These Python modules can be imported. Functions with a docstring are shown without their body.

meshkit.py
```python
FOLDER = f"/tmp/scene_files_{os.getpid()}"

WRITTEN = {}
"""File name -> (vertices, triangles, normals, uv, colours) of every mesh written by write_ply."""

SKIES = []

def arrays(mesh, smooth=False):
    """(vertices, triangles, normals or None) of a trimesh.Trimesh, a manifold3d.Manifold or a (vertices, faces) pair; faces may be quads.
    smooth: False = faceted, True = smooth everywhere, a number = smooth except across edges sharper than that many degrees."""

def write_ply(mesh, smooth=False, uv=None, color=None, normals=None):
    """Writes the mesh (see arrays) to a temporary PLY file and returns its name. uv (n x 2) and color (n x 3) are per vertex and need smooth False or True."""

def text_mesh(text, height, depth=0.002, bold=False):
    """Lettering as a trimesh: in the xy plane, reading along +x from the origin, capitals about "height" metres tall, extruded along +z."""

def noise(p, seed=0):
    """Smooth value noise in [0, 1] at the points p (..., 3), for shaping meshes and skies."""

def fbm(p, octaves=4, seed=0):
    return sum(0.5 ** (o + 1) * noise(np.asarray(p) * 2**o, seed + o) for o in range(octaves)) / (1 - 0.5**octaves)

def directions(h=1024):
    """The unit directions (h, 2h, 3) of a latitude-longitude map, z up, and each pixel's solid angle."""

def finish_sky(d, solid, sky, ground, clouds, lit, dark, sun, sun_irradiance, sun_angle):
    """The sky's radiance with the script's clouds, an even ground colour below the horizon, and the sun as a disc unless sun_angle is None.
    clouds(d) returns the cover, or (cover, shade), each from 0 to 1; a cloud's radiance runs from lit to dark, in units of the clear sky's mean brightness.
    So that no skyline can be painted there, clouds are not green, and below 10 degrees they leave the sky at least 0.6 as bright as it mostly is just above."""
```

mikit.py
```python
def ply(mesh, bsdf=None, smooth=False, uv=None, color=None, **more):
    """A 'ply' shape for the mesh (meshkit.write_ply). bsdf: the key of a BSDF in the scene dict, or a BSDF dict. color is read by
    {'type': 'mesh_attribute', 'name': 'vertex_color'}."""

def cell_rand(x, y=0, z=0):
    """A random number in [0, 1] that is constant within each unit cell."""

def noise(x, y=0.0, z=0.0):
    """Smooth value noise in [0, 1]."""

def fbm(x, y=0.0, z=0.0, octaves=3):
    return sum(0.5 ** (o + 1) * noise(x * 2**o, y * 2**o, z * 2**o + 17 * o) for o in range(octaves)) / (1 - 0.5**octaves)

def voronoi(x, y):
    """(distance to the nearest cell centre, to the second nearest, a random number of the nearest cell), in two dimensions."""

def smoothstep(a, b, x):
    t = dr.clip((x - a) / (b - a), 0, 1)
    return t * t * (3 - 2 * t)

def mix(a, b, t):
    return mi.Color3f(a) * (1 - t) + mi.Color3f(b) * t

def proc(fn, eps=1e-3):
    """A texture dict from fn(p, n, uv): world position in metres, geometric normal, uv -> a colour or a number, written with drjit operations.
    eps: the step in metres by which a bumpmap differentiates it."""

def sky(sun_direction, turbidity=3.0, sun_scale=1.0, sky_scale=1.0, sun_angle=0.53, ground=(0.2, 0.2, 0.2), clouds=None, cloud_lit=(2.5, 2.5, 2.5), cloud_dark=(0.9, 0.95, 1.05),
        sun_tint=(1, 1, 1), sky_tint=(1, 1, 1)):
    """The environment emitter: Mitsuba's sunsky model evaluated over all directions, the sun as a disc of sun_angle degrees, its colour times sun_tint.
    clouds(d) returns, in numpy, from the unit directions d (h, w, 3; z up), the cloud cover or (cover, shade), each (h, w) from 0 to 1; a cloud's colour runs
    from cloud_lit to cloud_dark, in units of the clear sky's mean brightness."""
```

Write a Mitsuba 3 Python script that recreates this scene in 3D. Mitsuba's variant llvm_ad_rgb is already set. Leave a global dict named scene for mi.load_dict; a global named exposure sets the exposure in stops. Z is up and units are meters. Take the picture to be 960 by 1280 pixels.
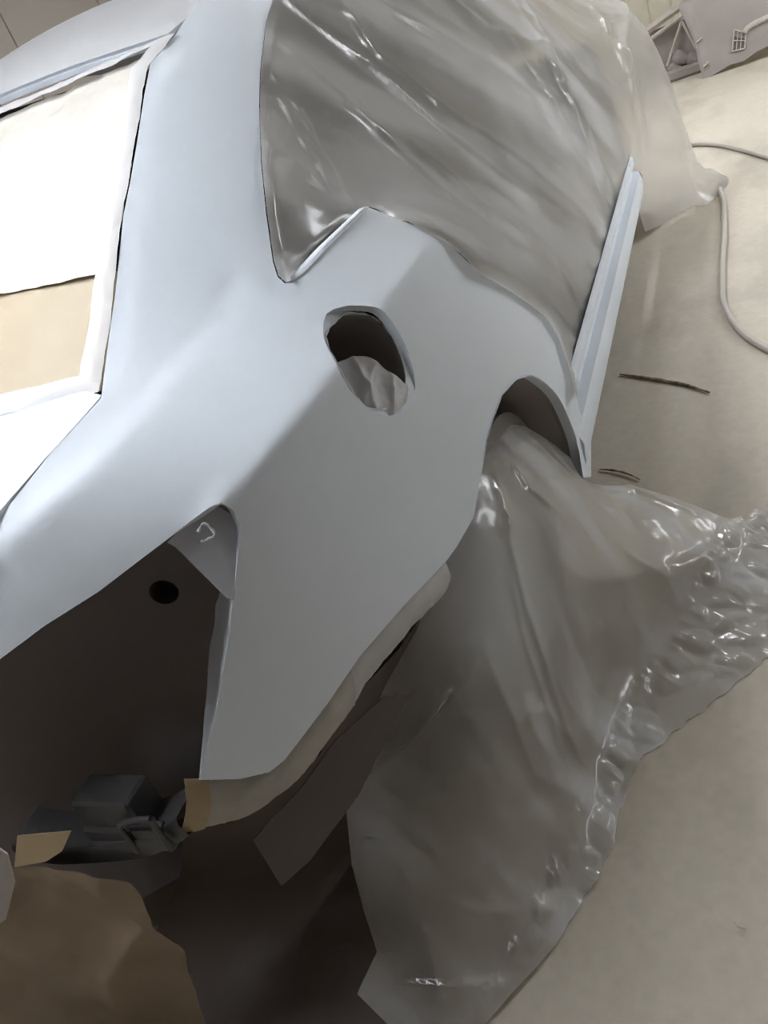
import math
import numpy as np, trimesh, manifold3d, shapely, shapely.geometry as sg
import drjit as dr, mitsuba as mi, mikit, meshkit
from mikit import proc, fbm, noise, smoothstep, mix
from scipy import sparse
from scipy.sparse.linalg import spsolve
from scipy.ndimage import gaussian_filter
from scipy.interpolate import RectBivariateSpline

scene, labels = {'type': 'scene'}, {}
A = np.array
T4 = mi.ScalarTransform4f

# ------------------------------------------------------------------ camera, light, exposure (car frame: x to the car's right, y forward, z up, rear axle at y = 0)
CAM = A([1.36363, -1.46586, 1.30158])
AHEAD, UP = A([-.43891, .76610, -.46953]), A([.13305, .57220, .80925])
scene['camera'] = {'type': 'perspective', 'fov': 48.47, 'fov_axis': 'x', 'near_clip': 0.02, 'far_clip': 60.0,
    'to_world': T4().look_at(origin=CAM.tolist(), target=(CAM + AHEAD).tolist(), up=UP.tolist())}
exposure = 0.3
LAMPS = [(.2, -1.0, 2.15, 20.5), (-.1, 2.2, 3.1, 46.0), (.3, 4.6, 3.1, 46.0), (3.4, 3.8, 3.1, 46.0)]   # x, y, height, radiance of each lamp's diffuser
CEIL = 3.1
FILL_LAMPS = [(2.0, 1.8, 17.0), (4.2, 1.8, 17.0)]   # y, height, radiance of unseen fill lamps added on the right wall to brighten the car side

# ------------------------------------------------------------------ measured points (metres, car frame) and outlines (metres, on each sheet)
D = {
 'body_points': [[0.8668,-0.0208,0.9642],[0.8676,-0.0446,0.966],[0.8681,-0.0684,0.9674],[0.8683,-0.0922,0.9685],[0.8682,-0.116,0.9691],[0.8678,-0.1397,0.9695],[0.8671,-0.1634,0.9695],[0.8662,-0.1871,0.9692],[0.865,-0.2108,0.9686],[0.8635,-0.2344,0.9678],[0.8618,-0.258,0.9667],[0.8598,-0.2815,0.9654],[0.8575,-0.3051,0.9639],[0.8549,-0.3285,0.9621],[0.8521,-0.352,0.9602],[0.849,-0.3754,0.9581],[0.8456,-0.3987,0.9558],[0.842,-0.422,0.9534],[0.8381,-0.4453,0.9509],[0.834,-0.4685,0.9483],[0.8296,-0.4917,0.9456],[0.825,-0.5148,0.9429],[0.8201,-0.5378,0.9401],[0.8149,-0.5608,0.9372],[0.8095,-0.5837,0.9343],[0.8039,-0.6065,0.9315],[0.798,-0.6293,0.9286],[0.7918,-0.6521,0.9258],[0.7855,-0.6747,0.923],[0.7788,-0.6973,0.9203],[0.772,-0.7198,0.9177],[0.7649,-0.7423,0.9151],[0.7575,-0.7646,0.9127],[0.7499,-0.7869,0.9104],[0.873,-0.3427,0.5766],[0.8674,-0.4364,0.5852],[0.8627,-0.4712,0.5892],[0.8319,-0.6018,0.6083],[0.7971,-0.6956,0.6072],[0.7646,-0.765,0.589],[0.7223,-0.8412,0.5688],[0.7094,-0.8621,0.5707],[0.6903,-0.8919,0.5932],[0.8728,-0.3427,0.5737],[0.8797,-0.3179,0.5987],[0.8859,-0.2911,0.6201],[0.8913,-0.2627,0.6379],[0.8961,-0.233,0.6521],[0.9003,-0.2022,0.6628],[0.9039,-0.1706,0.67],[0.9069,-0.1384,0.6738],[0.9095,-0.1059,0.6742],[0.9116,-0.0733,0.6716],[0.9133,-0.0408,0.666],[0.9146,-0.0088,0.6577],[0.9156,0.0227,0.6467],[0.9163,0.0533,0.6332],[0.9169,0.0828,0.6175],[0.9172,0.1111,0.5996],[0.9173,0.138,0.5797],[0.9172,0.1635,0.558],[0.9168,0.1876,0.5346],[0.9162,0.2102,0.5097],[0.9152,0.2312,0.4834],[0.9138,0.2505,0.4558],[0.9122,0.2682,0.4272],[0.9101,0.2841,0.3977],[0.9076,0.2981,0.3674],[0.9047,0.3103,0.3365],[0.9013,0.3205,0.3051],[0.8975,0.3287,0.2734],[0.8932,0.3348,0.2415],[0.8883,0.3387,0.2097],[0.6143,-0.9203,1.001],[0.6152,-0.9021,1.0013],[0.6166,-0.8839,1.0018],[0.6184,-0.8659,1.0024],[0.6206,-0.8479,1.0032],[0.6232,-0.8299,1.0041],[0.6261,-0.812,1.0051],[0.6292,-0.7942,1.0063],[0.6325,-0.7764,1.0077],[0.636,-0.7586,1.0091],[0.6396,-0.7409,1.0107],[0.6433,-0.7232,1.0124],[0.6469,-0.7055,1.0142],[0.6506,-0.6877,1.0161],[0.6541,-0.67,1.0181],[0.6575,-0.6523,1.0202],[0.6608,-0.6346,1.0223],[0.6638,-0.6168,1.0246],[0.6666,-0.599,1.027],[0.669,-0.5812,1.0294],[0.6711,-0.5633,1.0319],[0.6727,-0.5454,1.0344],[0.6739,-0.5274,1.037],[0.6746,-0.5093,1.0397],[0.6747,-0.4911,1.0424],[0.6743,-0.4729,1.0452],[0.6732,-0.4546,1.048],[0.6713,-0.4361,1.0508],[0.6688,-0.4176,1.0537],[0.6654,-0.3989,1.0565],[0.6053,-0.6694,1.046],[0.6068,-0.6789,1.0445],[0.6071,-0.6883,1.0428],[0.6061,-0.6975,1.041],[0.6042,-0.7066,1.0389],[0.6015,-0.7156,1.0368],[0.5981,-0.7245,1.0345],[0.5942,-0.7334,1.0321],[0.5901,-0.7424,1.0298],[0.5859,-0.7513,1.0274],[0.5817,-0.7602,1.025],[0.5778,-0.7693,1.0227],[0.5743,-0.7784,1.0205],[0.5714,-0.7876,1.0184],[0.5693,-0.797,1.0164],[0.5681,-0.8066,1.0147],[0.5681,-0.8163,1.0131],[0.5694,-0.8263,1.0118],[0.5722,-0.8365,1.0107],[0.5767,-0.8469,1.01],[0.6107,0.2318,1.4007],[0.615,0.202,1.3901],[0.6194,0.1724,1.3791],[0.6239,0.1429,1.3677],[0.6286,0.1135,1.3559],[0.6335,0.0843,1.3438],[0.6385,0.0553,1.3312],[0.6437,0.0265,1.3183],[0.649,-0.0021,1.305],[0.6545,-0.0306,1.2913],[0.6601,-0.0588,1.2772],[0.6659,-0.0868,1.2627],[0.6719,-0.1145,1.2478],[0.678,-0.142,1.2326],[0.6842,-0.1693,1.217],[0.6906,-0.1963,1.201],[0.6971,-0.223,1.1847],[0.7038,-0.2494,1.1679],[0.7107,-0.2756,1.1508],[0.7177,-0.3014,1.1333],[0.7248,-0.3269,1.1155],[0.7321,-0.3521,1.0973],[0.7395,-0.377,1.0787],[0.7471,-0.4015,1.0598],[0.7524,-0.3974,1.0465],[0.7544,-0.3738,1.0416],[0.7546,-0.2311,1.0409],[0.7545,-0.022,1.0411],[0.5299,-0.0056,1.4045],[0.5309,-0.0363,1.3971],[0.532,-0.0663,1.3883],[0.5333,-0.0957,1.3782],[0.5348,-0.1246,1.3668],[0.5364,-0.153,1.3543],[0.5382,-0.1809,1.3407],[0.5401,-0.2084,1.3261],[0.5421,-0.2356,1.3108],[0.5442,-0.2624,1.2947],[0.5464,-0.2889,1.278],[0.5486,-0.3152,1.2607],[0.5509,-0.3413,1.243],[0.5532,-0.3672,1.225],[0.5556,-0.393,1.2068],[0.558,-0.4187,1.1885],[0.5604,-0.4445,1.1701],[0.5628,-0.4702,1.1518],[0.5651,-0.496,1.1338],[0.5674,-0.5218,1.116],[0.5697,-0.5479,1.0986],[0.5719,-0.5741,1.0818],[0.574,-0.6005,1.0655],[0.576,-0.6272,1.0499],[0.5566,-0.9643,0.88],[0.5877,-0.9164,0.883],[0.6354,-0.8667,0.886],[0.6679,-0.8123,0.889],[0.6905,-0.7799,0.892],[0.7113,-0.7509,0.895],[0.7323,-0.7432,0.9015],[0.7575,-0.7503,0.908],[0.784,-0.7691,0.9065],[0.8084,-0.8005,0.905],[0.845,-0.55,0.77],[0.805,-0.72,0.76],[0.868,-0.4,0.74],[0.865,-0.3,0.86],[0.872,-0.1,0.86],[0.885,0.1,0.8],[0.89,0.25,0.7],[0.8681,-0.3909,0.6008],[0.8736,-0.3545,0.631],[0.8786,-0.3148,0.6561],[0.8831,-0.2724,0.6762],[0.8871,-0.2278,0.6914],[0.8906,-0.1815,0.7019],[0.8938,-0.134,0.7078],[0.8964,-0.0857,0.709],[0.8987,-0.0373,0.7058],[0.9006,0.0108,0.6982],[0.902,0.0581,0.6863],[0.9031,0.104,0.6702],[0.9038,0.1481,0.6499],[0.9042,0.1898,0.6257],[0.9042,0.2286,0.5976],[0.904,0.264,0.5656],[0.9034,0.2955,0.5299],[0.9025,0.3227,0.4906],[0.9013,0.3449,0.4478],[0.8999,0.3616,0.4015],[0.872,0.1,0.955],[0.885,0.3,0.8],[0.893,0.42,0.5],[0.893,0.46,0.3],[0.893,0.5,0.24],[0.6,0.45,1.435],[0.592,0.8,1.455],[0.5,0.1,1.425],[0.49,0.45,1.468],[0.48,0.8,1.485]],
 'body_weights': [0.4,0.4,0.4,0.4,0.4,0.4,0.4,0.4,0.4,0.4,0.4,0.4,0.4,0.4,0.4,0.4,0.4,0.4,0.4,0.4,0.4,0.4,0.4,0.4,0.4,0.4,0.4,0.4,0.4,0.4,0.4,0.4,0.4,0.4,0.3,0.3,0.3,0.3,0.3,0.3,0.3,0.3,0.3,0.4,0.4,0.4,0.4,0.4,0.4,0.4,0.4,0.4,0.4,0.4,0.4,0.4,0.4,0.4,0.4,0.4,0.4,0.4,0.4,0.4,0.4,0.4,0.4,0.4,0.4,0.4,0.4,0.4,0.4,0.35,0.35,0.35,0.35,0.35,0.35,0.35,0.35,0.35,0.35,0.35,0.35,0.35,0.35,0.35,0.35,0.35,0.35,0.35,0.35,0.35,0.35,0.35,0.35,0.35,0.35,0.35,0.35,0.35,0.35,0.3,0.3,0.3,0.3,0.3,0.3,0.3,0.3,0.3,0.3,0.3,0.3,0.3,0.3,0.3,0.3,0.3,0.3,0.3,0.3,0.3,0.3,0.3,0.3,0.3,0.3,0.3,0.3,0.3,0.3,0.3,0.3,0.3,0.3,0.3,0.3,0.3,0.3,0.3,0.3,0.3,0.3,0.3,0.3,0.4,0.4,0.4,0.4,0.3,0.3,0.3,0.3,0.3,0.3,0.3,0.3,0.3,0.3,0.3,0.3,0.3,0.3,0.3,0.3,0.3,0.3,0.3,0.3,0.3,0.3,0.3,0.3,0.2,0.2,0.2,0.2,0.2,0.2,0.2,0.2,0.2,0.2,0.1,0.1,0.1,0.1,0.1,0.1,0.1,0.15,0.15,0.15,0.15,0.15,0.15,0.15,0.15,0.15,0.15,0.15,0.15,0.15,0.15,0.15,0.15,0.15,0.15,0.15,0.15,0.2,0.2,0.2,0.2,0.2,0.3,0.3,0.3,0.3,0.3],
 'body_crease_0': [[0.8668,-0.0208,0.9642],[0.8676,-0.0446,0.966],[0.8681,-0.0684,0.9674],[0.8683,-0.0922,0.9685],[0.8682,-0.116,0.9691],[0.8678,-0.1397,0.9695],[0.8671,-0.1634,0.9695],[0.8662,-0.1871,0.9692],[0.865,-0.2108,0.9686],[0.8635,-0.2344,0.9678],[0.8618,-0.258,0.9667],[0.8598,-0.2815,0.9654],[0.8575,-0.3051,0.9639],[0.8549,-0.3285,0.9621],[0.8521,-0.352,0.9602],[0.849,-0.3754,0.9581],[0.8456,-0.3987,0.9558],[0.842,-0.422,0.9534],[0.8381,-0.4453,0.9509],[0.834,-0.4685,0.9483],[0.8296,-0.4917,0.9456],[0.825,-0.5148,0.9429],[0.8201,-0.5378,0.9401],[0.8149,-0.5608,0.9372],[0.8095,-0.5837,0.9343],[0.8039,-0.6065,0.9315],[0.798,-0.6293,0.9286],[0.7918,-0.6521,0.9258],[0.7855,-0.6747,0.923],[0.7788,-0.6973,0.9203],[0.772,-0.7198,0.9177],[0.7649,-0.7423,0.9151],[0.7575,-0.7646,0.9127],[0.7499,-0.7869,0.9104]],
 'body_crease_1': [[0.6143,-0.9203,1.001],[0.6152,-0.9021,1.0013],[0.6166,-0.8839,1.0018],[0.6184,-0.8659,1.0024],[0.6206,-0.8479,1.0032],[0.6232,-0.8299,1.0041],[0.6261,-0.812,1.0051],[0.6292,-0.7942,1.0063],[0.6325,-0.7764,1.0077],[0.636,-0.7586,1.0091],[0.6396,-0.7409,1.0107],[0.6433,-0.7232,1.0124],[0.6469,-0.7055,1.0142],[0.6506,-0.6877,1.0161],[0.6541,-0.67,1.0181],[0.6575,-0.6523,1.0202],[0.6608,-0.6346,1.0223],[0.6638,-0.6168,1.0246],[0.6666,-0.599,1.027],[0.669,-0.5812,1.0294],[0.6711,-0.5633,1.0319],[0.6727,-0.5454,1.0344],[0.6739,-0.5274,1.037],[0.6746,-0.5093,1.0397],[0.6747,-0.4911,1.0424],[0.6743,-0.4729,1.0452],[0.6732,-0.4546,1.048],[0.6713,-0.4361,1.0508],[0.6688,-0.4176,1.0537],[0.6654,-0.3989,1.0565]],
 'body_crease_2': [[0.8681,-0.3909,0.6008],[0.8736,-0.3545,0.631],[0.8786,-0.3148,0.6561],[0.8831,-0.2724,0.6762],[0.8871,-0.2278,0.6914],[0.8906,-0.1815,0.7019],[0.8938,-0.134,0.7078],[0.8964,-0.0857,0.709],[0.8987,-0.0373,0.7058],[0.9006,0.0108,0.6982],[0.902,0.0581,0.6863],[0.9031,0.104,0.6702],[0.9038,0.1481,0.6499],[0.9042,0.1898,0.6257],[0.9042,0.2286,0.5976],[0.904,0.264,0.5656],[0.9034,0.2955,0.5299],[0.9025,0.3227,0.4906],[0.9013,0.3449,0.4478],[0.8999,0.3616,0.4015]],
 'quarter_outline': [[-0.2759,0.2367],[-0.2553,0.248],[-0.1969,0.2798],[-0.1182,0.3221],[0.0012,0.3911],[0.0622,0.4209],[0.1382,0.4601],[0.2207,0.5037],[0.2951,0.5408],[0.3603,0.5498],[0.3968,0.5562],[0.5287,0.5919],[0.8467,0.6286],[1.1336,0.6466],[1.1523,0.5604],[0.8644,0.5427],[0.6817,0.5195],[0.5867,0.4854],[0.5186,0.4548],[0.4189,0.409],[0.3376,0.3656],[0.2229,0.2977],[0.1365,0.2394],[0.0562,0.181],[0.0336,0.1605],[0.0288,0.1463],[0.0421,0.1393],[0.1407,0.1319],[0.2962,0.1266],[0.3241,0.0809],[0.3666,0.0207],[0.3975,-0.0124],[0.435,-0.0804],[0.5366,-0.1524],[0.6397,-0.223],[0.7201,-0.2815],[0.7654,-0.3475],[0.7527,-0.4191],[0.7208,-0.5007],[0.7482,-0.5835],[0.64,-0.6235],[0.5595,-0.58],[0.5947,-0.5363],[0.6002,-0.4827],[0.5666,-0.4062],[0.4974,-0.3374],[0.4288,-0.2893],[0.3442,-0.2571],[0.2624,-0.2421],[0.1941,-0.2464],[0.1441,-0.2528],[0.0672,-0.2763],[0.0038,-0.2957],[-0.0738,-0.2892],[-0.1056,-0.2838],[-0.2345,-0.2496],[-0.3358,-0.2275],[-0.4155,-0.2203],[-0.5047,-0.208],[-0.5279,-0.1981],[-0.5573,-0.1684],[-0.5875,-0.1242],[-0.5555,-0.1107],[-0.5104,-0.0934],[-0.4563,-0.0663],[-0.4078,-0.0385],[-0.3669,-0.0144],[-0.3428,0.0018],[-0.3365,0.0172],[-0.3403,0.0332],[-0.3518,0.0419],[-0.3704,0.0487],[-0.4022,0.0591],[-0.4382,0.0704],[-0.4961,0.0881],[-0.557,0.1125],[-0.6088,0.1283],[-0.6587,0.1475],[-0.5925,0.1979],[-0.5418,0.223],[-0.4602,0.2239],[-0.3899,0.2308],[-0.3354,0.2316],[-0.2833,0.2329]],
 'film_edge': [[0.3154,0.0792],[0.3538,0.0203],[0.3829,-0.0126],[0.4178,-0.0787],[0.5155,-0.1497],[0.6135,-0.219],[0.6937,-0.2755],[0.7376,-0.3405],[0.7268,-0.4101],[0.695,-0.4903]],
 'fuel_outline': [[0.0114,0.0715],[0.0275,0.0666],[0.0467,0.0539],[0.0606,0.0381],[0.0733,0.02],[0.0766,0.0098],[0.0793,-0.0105],[0.0796,-0.0306],[0.0765,-0.0491],[0.0678,-0.0671],[0.0556,-0.0831],[0.0426,-0.0933],[0.0232,-0.0991],[-0.0019,-0.0983],[-0.0252,-0.0929],[-0.045,-0.0818],[-0.0603,-0.0687],[-0.0724,-0.0504],[-0.0804,-0.0302],[-0.0821,-0.0135],[-0.079,0.0053],[-0.0666,0.0212],[-0.0503,0.0396],[-0.0315,0.0557],[-0.0087,0.0667]],
 'trunk_lid_points': [[0.6016,-0.6697,1.046],[0.6036,-0.6772,1.0427],[0.5953,-0.7281,1.0345],[0.5857,-0.7812,1.0257],[0.5791,-0.8505,1.0117],[0.417,-0.666,1.046],[0.5151,-0.6746,1.047],[0.5956,-0.6688,1.045],[0.0,-0.6,1.075],[0.0,-0.8,1.05],[0.0,-0.98,1.02],[0.3,-0.85,1.035],[0.45,-0.98,1.015],[-0.3,-0.85,1.035],[-0.6,-0.68,1.04],[-0.6,-0.95,0.99]],
 'trunk_lid_weights': [1,1,1,1,1,1,1,1,1,1,1,1,1,1,1,1],
 'trunk_lid_outline': [[0.1293,-0.6016],[0.1215,-0.6036],[0.07,-0.5953],[0.0163,-0.5857],[-0.0541,-0.5791],[-0.1456,-0.5792],[-0.2025,-0.43],[-0.2189,-0.2],[-0.2189,0.2],[-0.1612,0.6],[0.1184,0.61],[0.2199,0.3],[0.2507,0.0],[0.2199,-0.3],[0.1791,-0.5]],
 'rear_window_points': [[0.5301,-0.0051,1.4033],[0.5316,-0.0496,1.3914],[0.534,-0.1284,1.3732],[0.5391,-0.1937,1.3338],[0.5454,-0.2681,1.2856],[0.5513,-0.3412,1.2396],[0.5561,-0.4021,1.2033],[0.5662,-0.5106,1.1256],[0.5721,-0.5795,1.0801],[0.5762,-0.6266,1.0481],[0.0,-0.64,1.07],[0.0,-0.3,1.27],[0.0,0.02,1.44],[-0.3,-0.62,1.06],[-0.3,0.02,1.43],[-0.55,-0.6,1.05],[-0.52,0.0,1.4],[0.3,-0.28,1.255],[-0.3,-0.29,1.26],[-0.54,-0.28,1.23],[0.6,-0.655,1.046],[0.45,-0.66,1.05],[0.535,-0.03,1.404],[0.3,0.01,1.42]],
 'rear_window_weights': [1.0,1.0,1.0,1.0,1.0,1.0,1.0,1.0,1.0,1.0,0.5,0.5,0.5,0.5,0.5,0.5,0.5,0.5,0.5,0.5,1.0,1.0,1.0,1.0],
 'rear_window_outline': [[-0.4153,-0.4164],[-0.4129,-0.4998],[-0.4086,-0.5853],[-0.3287,-0.5744],[-0.2449,-0.567],[-0.1082,-0.5534],[-0.0411,-0.5523],[0.0441,-0.5471],[0.1377,-0.5369],[0.233,-0.5182],[0.2777,-0.5378],[0.3096,-0.5438],[0.32,-0.5204],[0.3331,-0.3152],[0.335,-0.1156],[0.3662,0.2],[0.3329,0.52],[-0.3606,0.55],[-0.3828,0.2]],
 'paper_seam': [[-0.1667,-0.3026],[-0.181,-0.4248],[-0.1902,-0.526],[-0.2077,-0.562]],
 'film_corner': [[-0.3553,-0.3925],[-0.3605,-0.4815],[-0.3616,-0.5501],[-0.3895,-0.5843]],
 'paper_folds_a': [[0.1275,-0.2036],[0.1117,-0.3257],[0.1215,-0.4169],[0.1289,-0.4875],[0.2189,-0.5027]],
 'paper_folds_b': [[-0.0324,-0.2668],[-0.051,-0.3827],[-0.0349,-0.4812]],
 'paper_folds_c': [[-0.3621,-0.425],[-0.248,-0.4069],[-0.1755,-0.3573]],
 'roof_points': [[0.535,-0.03,1.406],[0.3,0.02,1.43],[0.0,0.04,1.445],[-0.3,0.03,1.435],[-0.52,0.0,1.405],[0.515,0.12,1.432],[0.5,0.45,1.468],[0.49,0.75,1.484],[0.1,0.45,1.545],[-0.2,0.75,1.575],[-0.1,0.3,1.525],[-0.2,1.3,1.57],[0.2,1.3,1.56],[0.48,1.3,1.49],[-0.5,0.45,1.49],[-0.5,1.3,1.5],[-0.45,2.0,1.4],[0.45,2.0,1.4],[0.0,2.0,1.46]],
 'roof_weights': [1,1,1,1,1,1,1,1,1,1,1,1,1,1,1,1,1,1,1],
 'roof_outline': [[-0.83,-0.527],[-0.788,-0.3],[-0.77,0.0],[-0.78,0.3],[-0.8,0.52],[-0.3,0.54],[0.6,0.54],[1.2,0.47],[1.2,-0.47],[0.6,-0.5],[-0.05,-0.497],[-0.35,-0.507],[-0.68,-0.522]],
 'side_film_points': [[0.611,0.2321,1.4001],[0.6186,0.1504,1.3687],[0.6296,0.0882,1.3412],[0.6471,-0.0106,1.2974],[0.6641,-0.0925,1.2551],[0.6909,-0.2109,1.1881],[0.7137,-0.2998,1.1309],[0.7363,-0.38,1.0745],[0.7439,-0.3989,1.0556],[0.7487,-0.3959,1.0435],[0.7506,-0.3723,1.0386],[0.7509,-0.2296,1.0379],[0.7508,-0.0205,1.0382],[0.8288,-0.1009,1.0245],[0.8625,-0.0594,0.976],[0.8732,-0.0249,0.9424],[0.8883,0.0221,0.8699],[0.8994,0.1377,0.7878],[0.9043,0.2557,0.703],[0.9044,0.3538,0.6307],[0.9052,0.4157,0.5482],[0.9068,0.4212,0.4604],[0.9073,0.397,0.3962],[0.858,0.6889,0.2959],[0.858,1.0628,0.3247],[0.858,1.7068,0.2933],[0.858,2.8027,0.2921],[0.9246,3.3,0.9562],[1.0028,3.3,0.799],[1.0468,3.3,0.6072],[1.0771,3.3,0.4287],[1.0905,3.3,0.2931],[1.1086,3.3,0.1564],[1.1306,3.3,0.1051],[1.1161,3.583,0.03],[1.1618,3.5654,0.012],[1.2281,3.519,0.004],[1.1976,3.1963,0.004],[1.1411,3.0496,0.004],[1.0444,3.045,0.006],[0.9609,2.8997,0.02],[0.8719,2.8379,0.03],[0.765,0.4,1.035],[0.77,1.0,1.03],[0.77,1.6,1.02],[0.77,2.2,1.01],[0.6,0.45,1.437],[0.597,1.0,1.44],[0.59,1.5,1.41],[0.62,2.0,1.28],[0.7,2.3,1.13],[0.835,0.45,0.72],[0.835,1.0,0.71],[0.835,1.6,0.7],[0.83,2.2,0.7],[0.76,2.75,1.0],[0.86,2.75,0.75],[0.9,2.75,0.5],[0.9,2.6,0.4],[0.8,3.7,0.85],[0.86,3.7,0.5],[0.92,3.7,0.2],[0.7,3.3,1.03]],
 'side_film_weights': [2.0,2.0,2.0,2.0,2.0,2.0,2.0,2.0,2.0,2.0,2.0,2.0,2.0,2.0,2.0,2.0,2.0,2.0,2.0,2.0,2.0,2.0,2.0,2.0,2.0,2.0,2.0,1.0,1.0,1.0,1.0,1.0,1.0,1.0,1.0,1.0,1.0,1.0,1.0,1.0,1.0,1.0,0.5,0.5,0.5,0.5,0.5,0.5,0.5,0.5,0.5,0.5,0.5,0.5,0.5,0.5,0.5,0.5,0.5,0.3,0.3,0.3,0.3],
 'side_film_outline': [[-0.9848,0.2354],[-1.1563,0.236],[-1.2855,0.237],[-1.307,0.2423],[-1.3086,0.2554],[-1.2891,0.276],[-1.2101,0.3371],[-1.1241,0.3989],[-1.0085,0.4714],[-0.9291,0.5171],[-0.8338,0.5644],[-0.7757,0.5934],[-0.702,0.622],[-0.4936,0.6579],[0.0306,0.6637],[0.5014,0.6399],[0.9742,0.5907],[1.2657,0.4924],[1.6921,0.4297],[2.2112,0.3491],[2.2632,0.0844],[2.2535,-0.0911],[2.2301,-0.2818],[2.2229,-0.4563],[2.2476,-0.5911],[2.1718,-0.7098],[2.2031,-0.7725],[2.4335,-0.8586],[2.4093,-0.9028],[2.1878,-0.914],[1.945,-0.8661],[1.9088,-0.8199],[1.7512,-0.7707],[1.5895,-0.7093],[1.6491,-0.4779],[0.6209,-0.4798],[0.0134,-0.4522],[-0.3567,-0.4744],[-0.6807,-0.3785],[-0.6067,-0.3395],[-0.5893,-0.2654],[-0.6331,-0.1933],[-0.7163,-0.1293],[-0.8165,-0.0524],[-0.9289,0.0266],[-0.9502,0.0951],[-0.9705,0.1289],[-0.9978,0.1871]],
 'side_fold_00': [[-0.6588,0.6154],[-0.5821,0.4861],[-0.5247,0.3778],[-0.4564,0.2572],[-0.3945,0.1844],[-0.2897,0.0709],[-0.1594,-0.0376],[0.4188,-0.3056]],
 'side_fold_01': [[-0.2914,0.5589],[-0.1313,0.4512],[0.0986,0.2981],[0.3616,0.1448],[0.5696,0.0604]],
 'side_fold_02': [[-0.8151,0.5612],[-0.7823,0.5004],[-0.7413,0.416],[-0.7158,0.3292],[-0.6951,0.1471],[-0.5756,-0.0031],[-0.2865,-0.1737]],
 'side_fold_03': [[-0.9067,0.5067],[-0.9202,0.4213],[-0.9587,0.3309],[-1.02,0.2554]],
 'side_fold_04': [[-0.9468,0.467],[-0.9783,0.3797],[-1.0231,0.2544]],
 'side_fold_05': [[-0.9304,0.4866],[-0.9623,0.3584],[-1.02,0.2554]],
 'side_fold_06': [[-1.0775,0.4029],[-1.0458,0.3546],[-1.0261,0.2534]],
 'side_fold_07': [[-1.2888,0.2698],[-1.2513,0.2978],[-1.1692,0.3545],[-1.0822,0.4164]],
 'side_fold_08': [[-0.2321,0.1708],[-0.0504,0.0214],[0.0738,-0.0789],[0.3569,-0.2637]],
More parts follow.
